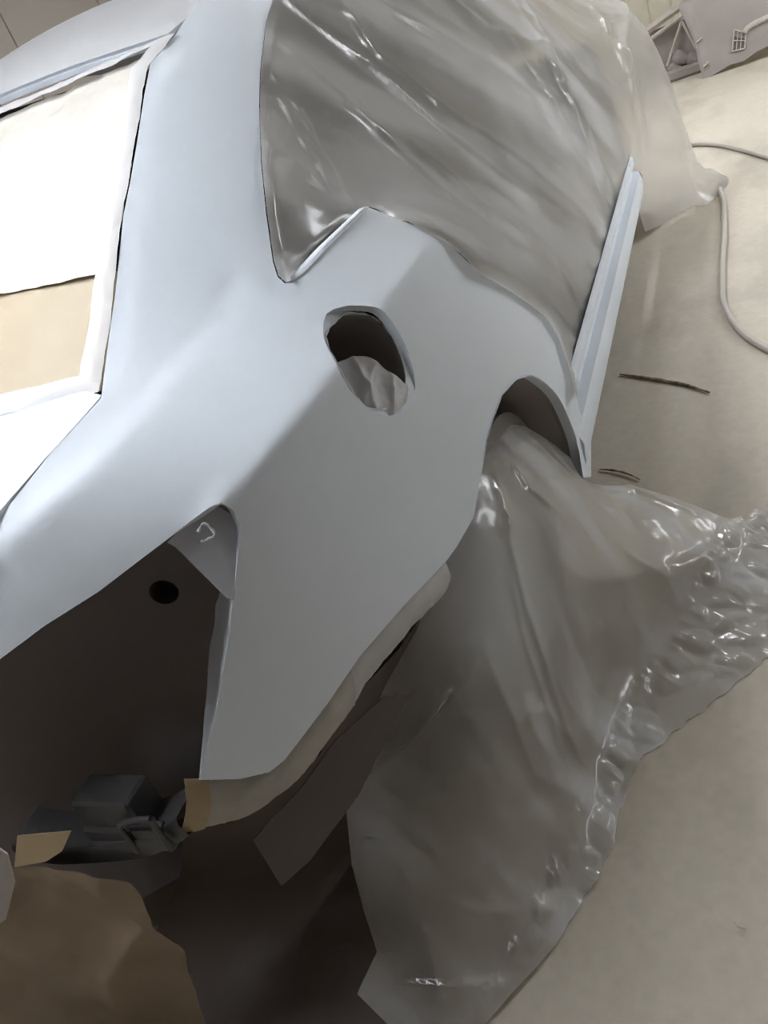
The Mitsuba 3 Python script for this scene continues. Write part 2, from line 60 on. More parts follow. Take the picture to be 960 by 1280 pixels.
 'side_fold_09': [[0.1836,0.3273],[0.3761,0.2355],[0.6163,0.0839]],
 'side_fold_10': [[0.9906,0.4086],[0.8026,0.1204],[0.7393,-0.1192],[1.0176,-0.3608]],
 'side_fold_11': [[2.2632,0.0844],[1.8868,-0.0303],[1.7309,-0.2591],[1.7269,-0.4588]],
 'side_fold_12': [[1.892,0.2414],[1.8961,0.1148],[1.8427,0.053]],
 'side_fold_13': [[1.857,-0.0164],[1.8325,-0.2968],[1.8206,-0.4956]],
 'side_fold_14': [[2.0949,-0.3181],[2.0795,-0.5573],[1.9732,-0.7702]],
 'side_fold_15': [[-0.8428,0.0191],[-0.7134,-0.0692],[-0.4536,-0.242],[-0.2823,-0.3902]],
 'side_fold_16': [[0.4737,0.3442],[0.5212,0.2786],[0.5388,-0.0037],[0.7284,-0.3049]],
 'side_fold_17': [[-0.4505,0.5833],[-0.4676,0.4486],[-0.376,0.3014],[-0.2419,0.167]],
 'side_fold_18': [[0.244,0.4861],[0.3898,0.357],[0.9535,0.2086]],
 'side_fold_19': [[1.1269,0.3893],[0.8352,0.0748],[0.9427,-0.1585]],
 'side_fold_20': [[-0.6331,0.2491],[-0.5447,0.0685],[-0.1616,-0.1895]],
 'side_fold_21': [[-0.1537,-0.2457],[-0.0916,-0.3545],[-0.0077,-0.4296]],
 'side_fold_22': [[-0.9783,0.224],[-0.912,0.098],[-0.5391,-0.089]],
 'wheel_film_points': [[0.8,0.0683,0.5347],[0.82,0.116,0.5031],[0.84,0.1709,0.4631],[0.86,0.2269,0.3947],[0.885,0.2828,0.3029],[0.889,0.3202,0.2206],[0.985,0.3729,0.1471],[1.12,0.3259,0.1008],[1.2345,0.2893,0.012],[1.1726,0.1019,0.012],[1.0797,0.012,0.012],[1.0282,-0.1053,0.012],[0.9827,-0.1629,0.012],[0.9525,-0.2817,0.012],[0.9434,-0.3924,0.012],[0.9425,-0.4809,0.012],[0.9273,-0.6263,0.012],[0.9128,-0.6994,0.012],[0.8819,-0.7887,0.012],[0.8387,-0.8683,0.012],[1.2593,-0.1113,0.004],[1.1848,-0.2045,0.004],[1.0823,-0.3162,0.004],[1.0289,-0.3653,0.004],[1.0046,-0.4733,0.004],[0.9918,-0.5714,0.004],[0.9623,-0.6291,0.004],[0.9161,-0.7377,0.004],[0.8554,-0.821,0.004],[0.8304,-0.8652,0.004],[1.2833,0.3851,0.006],[1.2088,0.365,0.006],[1.2472,0.3766,0.006],[1.4506,0.3463,0.006],[1.4143,0.0162,0.006],[1.2555,0.144,0.006],[1.1704,-0.054,0.006],[1.0933,-0.1641,0.006],[1.0077,-0.3084,0.006],[0.9792,-0.4225,0.006],[0.7921,-0.3748,0.4519],[0.6999,-0.4906,0.361],[0.6539,-0.5429,0.3199],[0.5957,-0.6489,0.2366],[0.6111,-0.7274,0.1749],[0.6354,-0.7808,0.133],[0.6615,-0.8271,0.0966],[0.6265,-0.8763,0.01],[0.6815,-0.9134,0.01],[0.7362,-0.5932,0.2953],[0.7951,-0.5128,0.3585],[0.7362,-0.7006,0.211],[0.8476,-0.6513,0.2497],[0.9049,-0.5559,0.3247],[0.7911,-0.763,0.1619],[0.8707,-0.7418,0.1786],[0.8538,-0.4527,0.4057],[0.84,-0.0822,0.5244],[0.845,-0.2152,0.5025],[0.85,-0.3288,0.479],[0.87,-0.2284,0.4898],[0.87,-0.1004,0.4934],[0.82,-0.1102,0.5458],[0.83,-0.2463,0.5447],[0.93,-0.15,0.4],[0.945,0.0,0.36],[0.93,0.15,0.36],[1.0,0.0,0.22],[1.05,0.12,0.16],[1.1,0.2,0.1],[0.98,-0.15,0.2],[0.93,-0.3,0.28],[0.95,-0.35,0.14]],
 'wheel_film_weights': [2.0,2.0,2.0,2.0,2.0,2.0,2.0,2.0,1.5,1.5,1.5,1.5,1.5,1.5,1.5,1.5,1.5,1.5,1.5,1.5,1.0,1.0,1.0,1.0,1.0,1.0,1.0,1.0,1.0,1.0,1.0,1.0,1.0,1.0,1.0,1.0,1.0,1.0,1.0,1.0,1.0,1.0,1.0,1.0,1.0,1.0,1.0,1.0,1.0,0.5,0.5,0.5,0.5,0.5,0.5,0.5,0.5,1.0,1.0,1.0,1.0,1.0,1.0,1.0,0.6,0.6,0.6,0.6,0.6,0.6,0.6,0.6,0.6],
 'wheel_film_outline': [[-0.0435,0.2024],[0.0391,0.2025],[0.1536,0.2129],[0.2632,0.2181],[0.3338,0.1869],[0.3813,0.1462],[0.4126,0.0887],[0.4574,0.0092],[0.385,-0.0253],[0.4905,-0.1604],[0.4752,-0.2997],[0.4774,-0.408],[0.5478,-0.4694],[0.5836,-0.6208],[0.164,-0.5816],[0.073,-0.465],[-0.0301,-0.4062],[-0.1576,-0.3248],[-0.216,-0.2822],[-0.32,-0.263],[-0.4122,-0.2531],[-0.4721,-0.2296],[-0.5827,-0.1924],[-0.6738,-0.1438],[-0.7201,-0.1228],[-0.7533,-0.1079],[-0.797,-0.0154],[-0.7852,0.0094],[-0.7653,0.068],[-0.6979,0.0651],[-0.6503,0.1088],[-0.5942,0.1539],[-0.5068,0.2034],[-0.4112,0.2109],[-0.3169,0.2163],[-0.2181,0.2028],[-0.1222,0.2081],[-0.0603,0.2036]],
 'wheel_fold_00': [[0.3544,0.143],[0.3219,0.0657],[0.3264,-0.0038],[0.4689,-0.1656],[0.4485,-0.3148]],
 'wheel_fold_01': [[0.2006,0.1503],[0.1583,0.105],[0.1582,0.0257]],
 'wheel_fold_02': [[0.1234,0.1706],[0.0592,0.1334],[-0.0141,0.0977],[-0.0937,0.0348],[-0.1593,-0.0431],[-0.224,-0.1219],[-0.2681,-0.178]],
 'wheel_fold_03': [[-0.0913,-0.0416],[-0.1644,-0.085],[-0.1909,-0.1463]],
 'wheel_fold_04': [[-0.1229,-0.0219],[-0.2041,-0.0761]],
 'wheel_fold_05': [[0.0569,0.1363],[0.042,0.1146],[0.0093,0.1311]],
 'wheel_fold_06': [[-0.1965,0.0792],[-0.3112,0.108],[-0.3749,0.1366],[-0.4416,0.177],[-0.5007,0.1933]],
 'wheel_fold_07': [[-0.5068,0.2034],[-0.5905,0.1473],[-0.6877,0.0709]],
 'wheel_fold_08': [[-0.594,-0.0044],[-0.5887,-0.0535],[-0.5635,-0.1095]],
 'wheel_fold_09': [[-0.7278,0.0138],[-0.7024,-0.0514],[-0.6649,-0.1282]],
 'wheel_fold_10': [[0.0442,0.0003],[0.072,-0.0797],[0.3479,-0.3784]],
 'wheel_fold_11': [[0.2136,-0.1668],[0.2194,-0.2747],[0.4604,-0.435]],
 'wheel_fold_12': [[-0.2952,0.0003],[-0.2284,-0.0637],[-0.243,-0.1697]],
 'wheel_fold_13': [[-0.2124,0.0748],[-0.2698,0.0087],[-0.3419,-0.079],[-0.3293,-0.2018]],
 'wheel_fold_14': [[-0.0576,0.083],[-0.1483,0.016],[-0.232,-0.0838],[-0.2988,-0.1584]],
 'contact': [[0.4331,-0.4406],[0.2472,-0.3915],[0.142,-0.3177],[0.0224,-0.2767],[-0.0415,-0.2405],[-0.157,-0.2165],[-0.2598,-0.2093],[-0.3402,-0.2086],[-0.476,-0.1965],[-0.5461,-0.185],[-0.6349,-0.1604],[-0.7182,-0.1261]],
 'strip_top': [[0.8478,-0.4572,0.5953],[0.8387,-0.5098,0.61],[0.8166,-0.5964,0.616],[0.782,-0.6913,0.6153],[0.7495,-0.7613,0.5973],[0.7217,-0.8131,0.5818],[0.7071,-0.8382,0.5772],[0.6943,-0.8592,0.5792],[0.6751,-0.8892,0.6018],[0.6506,-0.9251,0.6399]],
 'strip_bottom': [[0.8419,-0.4563,0.528],[0.8333,-0.5071,0.5323],[0.8165,-0.5764,0.5467],[0.7815,-0.6779,0.5509],[0.7653,-0.7157,0.5384],[0.7404,-0.7674,0.524],[0.7111,-0.8211,0.5146],[0.685,-0.8645,0.5196],[0.6686,-0.8899,0.5277],[0.6454,-0.924,0.5478],[0.6236,-0.9543,0.5764]],
 'arch': [[0.873,-0.3427,0.5766],[0.885,-0.2922,0.6135],[0.897,-0.2274,0.6546],[0.903,-0.1803,0.6679],[0.909,-0.1128,0.6782],[0.915,-0.0283,0.6643],[0.916,0.0728,0.6229],[0.917,0.1529,0.563],[0.9135,0.243,0.4726],[0.91,0.2904,0.3752],[0.899,0.3277,0.2883],[0.888,0.3383,0.2089]],
 'win_edge': [[0.532,-0.0663,1.3883],[0.5333,-0.0957,1.3782],[0.5348,-0.1246,1.3668],[0.5364,-0.153,1.3543],[0.5382,-0.1809,1.3407],[0.5401,-0.2084,1.3261],[0.5421,-0.2356,1.3108],[0.5442,-0.2624,1.2947],[0.5464,-0.2889,1.278],[0.5486,-0.3152,1.2607],[0.5509,-0.3413,1.243],[0.5532,-0.3672,1.225],[0.5556,-0.393,1.2068],[0.558,-0.4187,1.1885],[0.5604,-0.4445,1.1701],[0.5628,-0.4702,1.1518],[0.5651,-0.496,1.1338],[0.5674,-0.5218,1.116],[0.5697,-0.5479,1.0986],[0.5719,-0.5741,1.0818],[0.574,-0.6005,1.0655],[0.576,-0.6272,1.0499]],
 'dlo': [[0.611,0.2321,1.4001],[0.6223,0.1489,1.3717],[0.6333,0.0867,1.3442],[0.6509,-0.0121,1.3004],[0.6678,-0.094,1.258],[0.6946,-0.2123,1.191],[0.7175,-0.3013,1.1339],[0.74,-0.3815,1.0775],[0.7476,-0.4004,1.0586],[0.7524,-0.3974,1.0465],[0.7544,-0.3738,1.0416],[0.7546,-0.2311,1.0409],[0.7545,-0.022,1.0411]],
 'tl_in': [[0.7613,-0.7441,0.8714],[0.7548,-0.7627,0.8454],[0.743,-0.7947,0.805],[0.7281,-0.8327,0.7576],[0.7103,-0.8755,0.7087],[0.6948,-0.9122,0.674],[0.6843,-0.9381,0.6484]],
 'tl_in_inner': [[0.6813,-0.735,0.7657],[0.6665,-0.74,0.7621],[0.6475,-0.75,0.7296],[0.6323,-0.765,0.7018],[0.6129,-0.785,0.6545],[0.6003,-0.82,0.6091],[0.6072,-0.88,0.5749]],
 'fuel_inner': [[0.7961,-0.4275,0.967],[0.7982,-0.4071,0.9723],[0.8024,-0.3871,0.9724],[0.8046,-0.374,0.9737],[0.8133,-0.3509,0.9641],[0.825,-0.3275,0.9472],[0.8294,-0.3227,0.9387],[0.838,-0.3202,0.9183],[0.8466,-0.3252,0.8944],[0.852,-0.3359,0.8753],[0.8555,-0.3494,0.8595],[0.8569,-0.3622,0.8493],[0.8561,-0.3859,0.8388],[0.8519,-0.3961,0.8438],[0.849,-0.4139,0.8419],[0.8481,-0.422,0.8398],[0.8432,-0.4387,0.8433],[0.8358,-0.4544,0.8537],[0.8275,-0.4646,0.8689],[0.8159,-0.4603,0.9002],[0.8063,-0.4481,0.9305],[0.7988,-0.4388,0.9542]],
 'fuel_normal': [0.9113,-0.1912,0.3646],
 'fuel_center': [0.8404,-0.407,0.9108],
 'fuel_paper': [[0.7855,-0.4177,0.9191],[0.7888,-0.4088,0.9192],[0.8012,-0.3873,0.9136],[0.8132,-0.3757,0.9038],[0.8259,-0.3703,0.8902],[0.8348,-0.3704,0.8788],[0.8438,-0.3717,0.8667],[0.8554,-0.3718,0.8519],[0.8633,-0.3702,0.8425],[0.8624,-0.4021,0.8285],[0.8495,-0.435,0.8293],[0.8337,-0.4511,0.8417],[0.817,-0.4554,0.8609],[0.8005,-0.4441,0.8874]],
 'lamp_plate': [[0.7031,-0.7999,0.8955],[0.711,-0.7868,0.8985],[0.7239,-0.7705,0.9008],[0.7369,-0.7554,0.9018],[0.7469,-0.7449,0.8986],[0.7525,-0.7399,0.8837],[0.7533,-0.7423,0.8652],[0.7469,-0.7605,0.8401],[0.7357,-0.7905,0.8029],[0.7321,-0.796,0.8081],[0.7283,-0.7971,0.8279],[0.7096,-0.7983,0.8864]],
 'plate_hole': [[0.7332,-0.7736,0.8853]],
 'inner_panel': [[0.2843,-0.78,0.9119],[0.5156,-0.7,0.8995],[0.638,-0.64,0.8369],[0.3963,-0.72,0.3269],[0.1578,-0.82,0.2523],[-0.1552,-0.88,0.3135]],
 'inner_hole': [[0.5318,-0.7,0.745]],
 'block': [[0.4809,-0.965,0.602],[0.5499,-0.965,0.6048],[0.577,-0.965,0.6379],[0.512,-0.965,0.6362]],
 'clip': [[0.5545,-0.975,0.6011],[0.6142,-0.975,0.6039],[0.6194,-0.975,0.6223],[0.5774,-0.975,0.6161]],
 'bracket_line': [[0.3566,-0.99,0.5678],[0.4177,-0.985,0.5546],[0.5258,-0.975,0.5578],[0.5895,-0.968,0.5713],[0.6347,-0.958,0.5912]],
 'tan_tape': [[0.4,-1.0,0.6113],[0.491,-1.0,0.6146],[0.4587,-1.0,0.582],[0.424,-1.0,0.5661],[0.3657,-1.0,0.5584]],
 'kraft': [[0.3585,-1.0,0.582],[0.3575,-1.0,0.5578],[0.4391,-1.0,0.5571],[0.4816,-1.0,0.5471],[0.534,-1.0,0.5232],[0.5248,-0.995,0.45],[0.487,-0.985,0.317],[0.3791,-0.96,0.0561],[-0.0308,-1.06,0.15],[0.2706,-1.03,0.5336]],
 'kraft_fold': [[0.4336,-1.012,0.5656],[0.4789,-1.012,0.5101],[0.5116,-1.012,0.4376],[0.4076,-1.012,0.3399],[0.3404,-1.012,0.2745],[0.2652,-1.012,0.1299]],
 'band': [[0.7,-0.6092,0.4489],[0.7,-0.5637,0.4127],[0.7,-0.7422,0.3807],[0.7,-0.8667,0.3852],[0.7,-0.9225,0.4002],[0.7,-0.9137,0.483],[0.7,-0.8718,0.4788],[0.7,-0.807,0.4706],[0.7,-0.723,0.4728]],
 'grey_flap': [[0.5729,-1.12,0.7671],[0.5875,-1.12,0.7419],[0.5699,-1.12,0.6996],[0.5196,-1.12,0.6431],[0.4983,-1.12,0.6327],[0.4382,-1.12,0.6088]],
 'sill_edge': [[0.858,0.6889,0.2959],[0.858,1.0628,0.3247],[0.858,1.7068,0.2933],[0.858,2.8027,0.2921]],
 'dark_sheet': [[0.4958,-0.89,0.4657],[0.5112,-0.875,0.4677],[0.5524,-0.85,0.4541],[0.5899,-0.82,0.4448],[0.6368,-0.74,0.432],[0.6493,-0.57,0.3978],[0.7015,-0.45,0.398],[0.7621,-0.36,0.4431],[0.664,-0.28,0.1509],[0.5064,-0.37,-0.2577],[0.7803,-0.9341,0.004],[0.6568,-1.0074,0.004],[0.4644,-1.0596,0.004],[0.3033,-1.1081,0.004],[0.0512,-1.15,0.004],[-0.1496,-0.92,-0.0488],[0.187,-0.9,0.3614],[0.3265,-0.72,-0.032],[0.4748,-0.5,0.0478],[0.4025,-0.9381,0.006],[0.6205,-0.9037,0.006],[0.5265,-0.857,0.006]],
 'inner_quarter': [[0.59,0.2999,1.4148],[0.61,0.129,1.3317],[0.63,-0.0242,1.2447],[0.66,-0.1929,1.1175],[0.69,-0.2862,1.0315],[0.69,0.1158,1.0135],[0.66,0.1589,1.1376],[0.63,0.2372,1.2801],[0.59,0.3816,1.407]],
 'belt_outer': [[0.7466,-0.384,1.0435],[0.7544,-0.3738,1.041],[0.778,-0.2782,1.0503],[0.7969,-0.1221,1.0585]],
 'belt_inner': [[0.737,-0.3806,1.0488],[0.7437,-0.3684,1.0484],[0.7684,-0.2729,1.0579],[0.787,-0.1401,1.0648]],
 'tl_all': [[0.5939,-0.9875,0.8995],[0.6212,-0.9401,0.9011],[0.6569,-0.8845,0.8983],[0.6894,-0.8324,0.9017],[0.7106,-0.8004,0.9042],[0.7312,-0.7727,0.9074],[0.7441,-0.7567,0.909],[0.7543,-0.7465,0.9059],[0.7607,-0.7412,0.8906],[0.7613,-0.7441,0.8714],[0.7548,-0.7627,0.8454],[0.743,-0.7947,0.805]],
}


def unit(v):
    v = np.asarray(v, float)
    return v / np.linalg.norm(v)

def seg_dist(q, line):
    """Distance of the points q (n, 2) from a polyline, and the share of its length where the nearest point lies."""
    line = np.asarray(line, float)
    best, at = np.full(len(q), 1e9), np.zeros(len(q))
    L = np.r_[0, np.cumsum(np.linalg.norm(np.diff(line, axis=0), axis=1))]
    for k in range(len(line) - 1):
        p, d = line[k], line[k + 1] - line[k]
        t = np.clip(((q - p) @ d) / max(d @ d, 1e-12), 0, 1)
        r = np.linalg.norm(q - p - t[:, None] * d, axis=1)
        m = r < best
        best[m] = r[m]
        at[m] = (L[k] + t[m] * (L[k + 1] - L[k])) / L[-1]
    return best, at

class Field:
    """A sheet in space: a height above the plane through origin o with normal n, fair (thin plate) through the points pts, that may bend sharply along creases."""
    def __init__(s, o, n, pts, w=1.0, creases=(), pad=0.06, step=0.01, soft=1.0, toward=(0, 1, 0), blur=0):
        s.o, s.n = np.asarray(o, float), unit(n)
        s.a = unit(np.asarray(toward, float) - s.n * (np.asarray(toward, float) @ s.n))
        s.b = np.cross(s.n, s.a)
        if s.b[2] < 0: s.b = -s.b
        pts = np.asarray(pts, float)
        q, h = s.ab(pts), (pts - s.o) @ s.n
        w = np.broadcast_to(w, len(pts)).astype(float)
        s.lo, hi = q.min(0) - pad, q.max(0) + pad
        s.step = step
        na, nb = np.ceil((hi - s.lo) / step).astype(int) + 1
        s.ga, s.gb = s.lo[0] + step * np.arange(na), s.lo[1] + step * np.arange(nb)
        A, B = np.meshgrid(s.ga, s.gb, indexing='ij')
        free = np.ones(na * nb)
        G = np.stack([A.ravel(), B.ravel()], 1)
        for line, r, k in creases:
            d, _ = seg_dist(G, s.ab(np.asarray(line, float)))
            free = np.minimum(free, np.where(d < r, k, 1.0))
        free = free.reshape(na, nb)
        idx = np.arange(na * nb).reshape(na, nb)
        rows = []
        def op(cells, co, wt):
            n_ = cells[0].size
            m = sparse.csr_matrix((np.concatenate([np.full(n_, c) * wt.ravel() for c in co]), (np.tile(np.arange(n_), len(co)), np.concatenate([c.ravel() for c in cells]))), (n_, na * nb))
            rows.append(m)
        op((idx[:-2], idx[1:-1], idx[2:]), (1, -2, 1), free[1:-1])
        op((idx[:, :-2], idx[:, 1:-1], idx[:, 2:]), (1, -2, 1), free[:, 1:-1])
        op((idx[:-1, :-1], idx[1:, :-1], idx[:-1, 1:], idx[1:, 1:]), (1.414, -1.414, -1.414, 1.414), np.minimum(free[:-1, :-1], free[1:, 1:]))
        E = sparse.vstack(rows) * (1 / step)
        u = (q - s.lo) / step
        i0 = np.clip(u.astype(int), 0, [na - 2, nb - 2])
        t = u - i0
        k = np.arange(len(pts))
        M = sparse.csr_matrix((np.concatenate([(1 - t[:, 0]) * (1 - t[:, 1]), t[:, 0] * (1 - t[:, 1]), (1 - t[:, 0]) * t[:, 1], t[:, 0] * t[:, 1]]),
            (np.tile(k, 4), np.concatenate([idx[i0[:, 0], i0[:, 1]], idx[i0[:, 0] + 1, i0[:, 1]], idx[i0[:, 0], i0[:, 1] + 1], idx[i0[:, 0] + 1, i0[:, 1] + 1]]))), (len(pts), na * nb))
        W = sparse.diags(w * 30 * soft)
        lhs = (E.T @ E + M.T @ W @ W @ M + 1e-9 * sparse.eye(na * nb)).tocsc()
        s.H = spsolve(lhs, M.T @ W @ W @ h).reshape(na, nb)
        if blur: s.H = gaussian_filter(s.H, blur, mode='nearest')
        s.base()
        s.err = np.abs(s.h(q) - h)
    def base(s):
        s.spl = RectBivariateSpline(s.ga, s.gb, s.H, kx=3, ky=3)
    def ab(s, X):
        d = np.asarray(X, float) - s.o
        return np.stack([d @ s.a, d @ s.b], -1)
    def h(s, q):
        q = np.asarray(q, float)
        return s.spl.ev(q[..., 0], q[..., 1])
    def P(s, q, lift=0.0):
        q = np.asarray(q, float)
        return s.o + q[..., :1] * s.a + q[..., 1:] * s.b + (s.h(q) + lift)[..., None] * s.n
    def normal(s, q):
        q = np.asarray(q, float)
        fa, fb = s.spl.ev(q[..., 0], q[..., 1], dx=1), s.spl.ev(q[..., 0], q[..., 1], dy=1)
        v = s.n - fa[..., None] * s.a - fb[..., None] * s.b
        return v / np.linalg.norm(v, axis=-1, keepdims=True)
    def add(s, fn):
        """Adds relief fn(q) to the heights."""
        A, B = np.meshgrid(s.ga, s.gb, indexing='ij')
        s.H = s.H + fn(np.stack([A.ravel(), B.ravel()], 1)).reshape(s.H.shape)
        s.base()
    def mesh(s, outline, holes=(), step=0.01, lift=0.0):
        """The sheet inside the outline (points of the plane), its edge cut exactly."""
        poly = sg.Polygon(outline, holes)
        if not poly.is_valid: poly = poly.buffer(0)
        x0, y0, x1, y1 = poly.bounds
        xs, ys = np.arange(x0 - step * .5, x1 + step, step), np.arange(y0 - step * .5, y1 + step, step)
        shapely.prepare(poly)
        X, Y = np.meshgrid(xs[:-1], ys[:-1], indexing='ij')
        cells = shapely.box(X.ravel(), Y.ravel(), X.ravel() + step, Y.ravel() + step)
        full, some = shapely.contains(poly, cells), shapely.intersects(poly, cells)
        V, F = [], []
        c = np.stack([X.ravel(), Y.ravel()], 1)[full]
        corners = np.stack([c, c + [step, 0], c + [step, step], c + [0, step]], 1).reshape(-1, 2)
        k = 4 * np.arange(len(c))[:, None]
        V.append(corners); F += [k + [0, 1, 2], k + [0, 2, 3]]
        n = len(corners)
        for cell in shapely.intersection(poly, cells[some & ~full]):
            for g in getattr(cell, 'geoms', [cell]):
                if g.geom_type != 'Polygon' or g.area < 1e-9: continue
                v, f = trimesh.creation.triangulate_polygon(g, engine='earcut')
                V.append(v); F.append(np.asarray(f) + n); n += len(v)
        V, F = np.vstack(V), np.vstack([np.asarray(f).reshape(-1, 3) for f in F])
        key, inv = np.unique(np.round(V / 1e-6).astype(np.int64), axis=0, return_inverse=True)
        V = key * 1e-6
        F = inv.ravel()[F]
        F = F[(F[:, 0] != F[:, 1]) & (F[:, 1] != F[:, 2]) & (F[:, 0] != F[:, 2])]
        if np.dot(np.cross(s.a, s.b), s.n) < 0: F = F[:, ::-1]
        # all counter-clockwise
        e1, e2 = V[F[:, 1]] - V[F[:, 0]], V[F[:, 2]] - V[F[:, 0]]
        cr = e1[:, 0] * e2[:, 1] - e1[:, 1] * e2[:, 0]
        want = 1 if np.dot(np.cross(s.a, s.b), s.n) > 0 else -1
        F = np.where((cr * want < 0)[:, None], F[:, ::-1], F)
        F = F[np.abs(cr) > 1e-12]
        return trimesh.Trimesh(s.P(V, lift), F, process=False)

# ------------------------------------------------------------------ helpers
def tag(key, label=None, cat=None, group=None, kind=None):
    d = {}
    if label: d['label'] = label
    if cat: d['category'] = cat
    if group: d['group'] = group
    if kind: d['kind'] = kind
    labels[key] = d

def free_key(base):
    if base not in scene: return base
    k = 1
    while f'{base}_{k:03d}' in scene: k += 1
    return f'{base}_{k:03d}'

def put(key, mesh, bsdf, smooth=False, **more):
    key = free_key(key)
    scene[key] = mikit.ply(mesh, bsdf, smooth, **more)
    return key

def box(lo, hi, bevel=0.0):
    lo, hi = A(lo, float), A(hi, float)
    if bevel <= 0:
        m = trimesh.creation.box(extents=hi - lo)
        m.apply_translation((lo + hi) / 2)
        return m
    pts = [A([(lo, hi)[i][0], (lo, hi)[j][1], (lo, hi)[k][2]]) for i in (0, 1) for j in (0, 1) for k in (0, 1)]
    mid = (lo + hi) / 2
    P = []
    for p in pts:
        s = np.sign(mid - p) * bevel
        P += [p + s * [1, 1, 0], p + s * [1, 0, 1], p + s * [0, 1, 1]]
    return hull(P)

def hull(P):
    return trimesh.convex.convex_hull(np.asarray(P, float))

def ball_hull(balls, seg=14):
    """Rounded solid: the hull of the balls (x, y, z, radius)."""
    P = []
    for *c, r in balls:
        P.append(trimesh.creation.icosphere(subdivisions=2, radius=r).vertices + c)
    return hull(np.vstack(P))

def tube(path, r, seg=10):
    path = np.asarray(path, float)
    t = np.gradient(path, axis=0)
    t /= np.linalg.norm(t, axis=1, keepdims=True)
    ref = A([0, 0, 1.0]) if abs(t[:, 2]).max() < .9 else A([1.0, 0, 0])
    u = np.cross(t, ref); u /= np.linalg.norm(u, axis=1, keepdims=True)
    v = np.cross(t, u)
    an = np.linspace(0, 2 * np.pi, seg, endpoint=False)
    r = np.broadcast_to(r, len(path))
    V = (path[:, None] + r[:, None, None] * (np.cos(an)[None, :, None] * u[:, None] + np.sin(an)[None, :, None] * v[:, None])).reshape(-1, 3)
    F = []
    for i in range(len(path) - 1):
        for j in range(seg):
            a, b = i * seg + j, i * seg + (j + 1) % seg
            F += [[a, b, b + seg], [a, b + seg, a + seg]]
    V = np.vstack([V, path[0], path[-1]])
    n = len(V)
    for j in range(seg):
        F += [[n - 2, (j + 1) % seg, j], [n - 1, n - 2 - seg + j, n - 2 - seg + (j + 1) % seg]]
    m = trimesh.Trimesh(V, F, process=False)
    m.fix_normals()
    return m

def curve(P, n):
    """n points along a smooth line through P."""
    P = np.asarray(P, float)
    L = np.r_[0, np.cumsum(np.linalg.norm(np.diff(P, axis=0), axis=1))]
    from scipy.interpolate import PchipInterpolator
    return PchipInterpolator(L, P)(np.linspace(0, L[-1], n))

def ruled(curves, relief=None):
    """A skin over curves of equal length (list of (n, 3))."""
    V = np.stack([np.asarray(c, float) for c in curves])
    m, n = V.shape[:2]
    i = np.arange(m * n).reshape(m, n)
    F = np.stack([i[:-1, :-1], i[1:, :-1], i[1:, 1:], i[:-1, 1:]], -1).reshape(-1, 4)
    F = np.vstack([F[:, [0, 1, 2]], F[:, [0, 2, 3]]])
    return trimesh.Trimesh(V.reshape(-1, 3), F, process=False)

def thick(mesh, d):
    """A closed slab of thickness d: the sheet, its copy pushed back along its normals, and the edge between."""
    V, F, N = np.array(mesh.vertices), np.array(mesh.faces), np.zeros((len(mesh.vertices), 3))
    fn = np.cross(V[F[:, 1]] - V[F[:, 0]], V[F[:, 2]] - V[F[:, 0]])
    for k in range(3): np.add.at(N, F[:, k], fn)
    N /= np.linalg.norm(N, axis=1, keepdims=True) + 1e-12
    E = np.vstack([F[:, [0, 1]], F[:, [1, 2]], F[:, [2, 0]]])
    key = np.sort(E, 1)
    _, inv, cnt = np.unique(key, axis=0, return_inverse=True, return_counts=True)
    Bd = E[cnt[inv.ravel()] == 1]
    n = len(V)
    rim = np.vstack([np.c_[Bd[:, 1], Bd[:, 0], Bd[:, 0] + n], np.c_[Bd[:, 1], Bd[:, 0] + n, Bd[:, 1] + n]])
    return trimesh.Trimesh(np.vstack([V, V - N * d]), np.vstack([F, F[:, ::-1] + n, rim]), process=False)

def ridges(lines, amp=.01, width=.018, grow=None):
    """Relief of folds: each fold a ridge along its line, fading towards its ends."""
    def fn(q):
        h = np.zeros(len(q))
        for k, line in enumerate(lines):
            a, w = (grow[k] if grow else (amp, width))
            d, t = seg_dist(q, line)
            h += a * np.exp(.25 - np.sqrt((1.4 * d / w) ** 2 + .06)) * np.clip(np.sin(np.pi * np.clip(t * .94 + .03, 0, 1)), 0, 1) ** .5
        return h
    return fn

def crumple(scale, amp, seed=0, sharp=False):
    def fn(q):
        p = np.c_[q, np.zeros(len(q))] / scale
        v = meshkit.fbm(p, 4, seed) - .5
        if sharp: v = .25 - np.abs(v) * 2
        return amp * 2 * v
    return fn

# ------------------------------------------------------------------ materials
def mat(name, fn_or_rgb, rough=.5, bump=None, bump_scale=.001, two=True, **more):
    base = proc(fn_or_rgb) if callable(fn_or_rgb) else {'type': 'rgb', 'value': list(fn_or_rgb)}
    b = {'type': 'principled', 'base_color': base, 'roughness': rough, **more}
    if bump: b = {'type': 'bumpmap', 'arbitrary': proc(bump), 'scale': bump_scale, 'bsdf': b}
    scene[name] = {'type': 'twosided', 'bsdf': b} if two else b

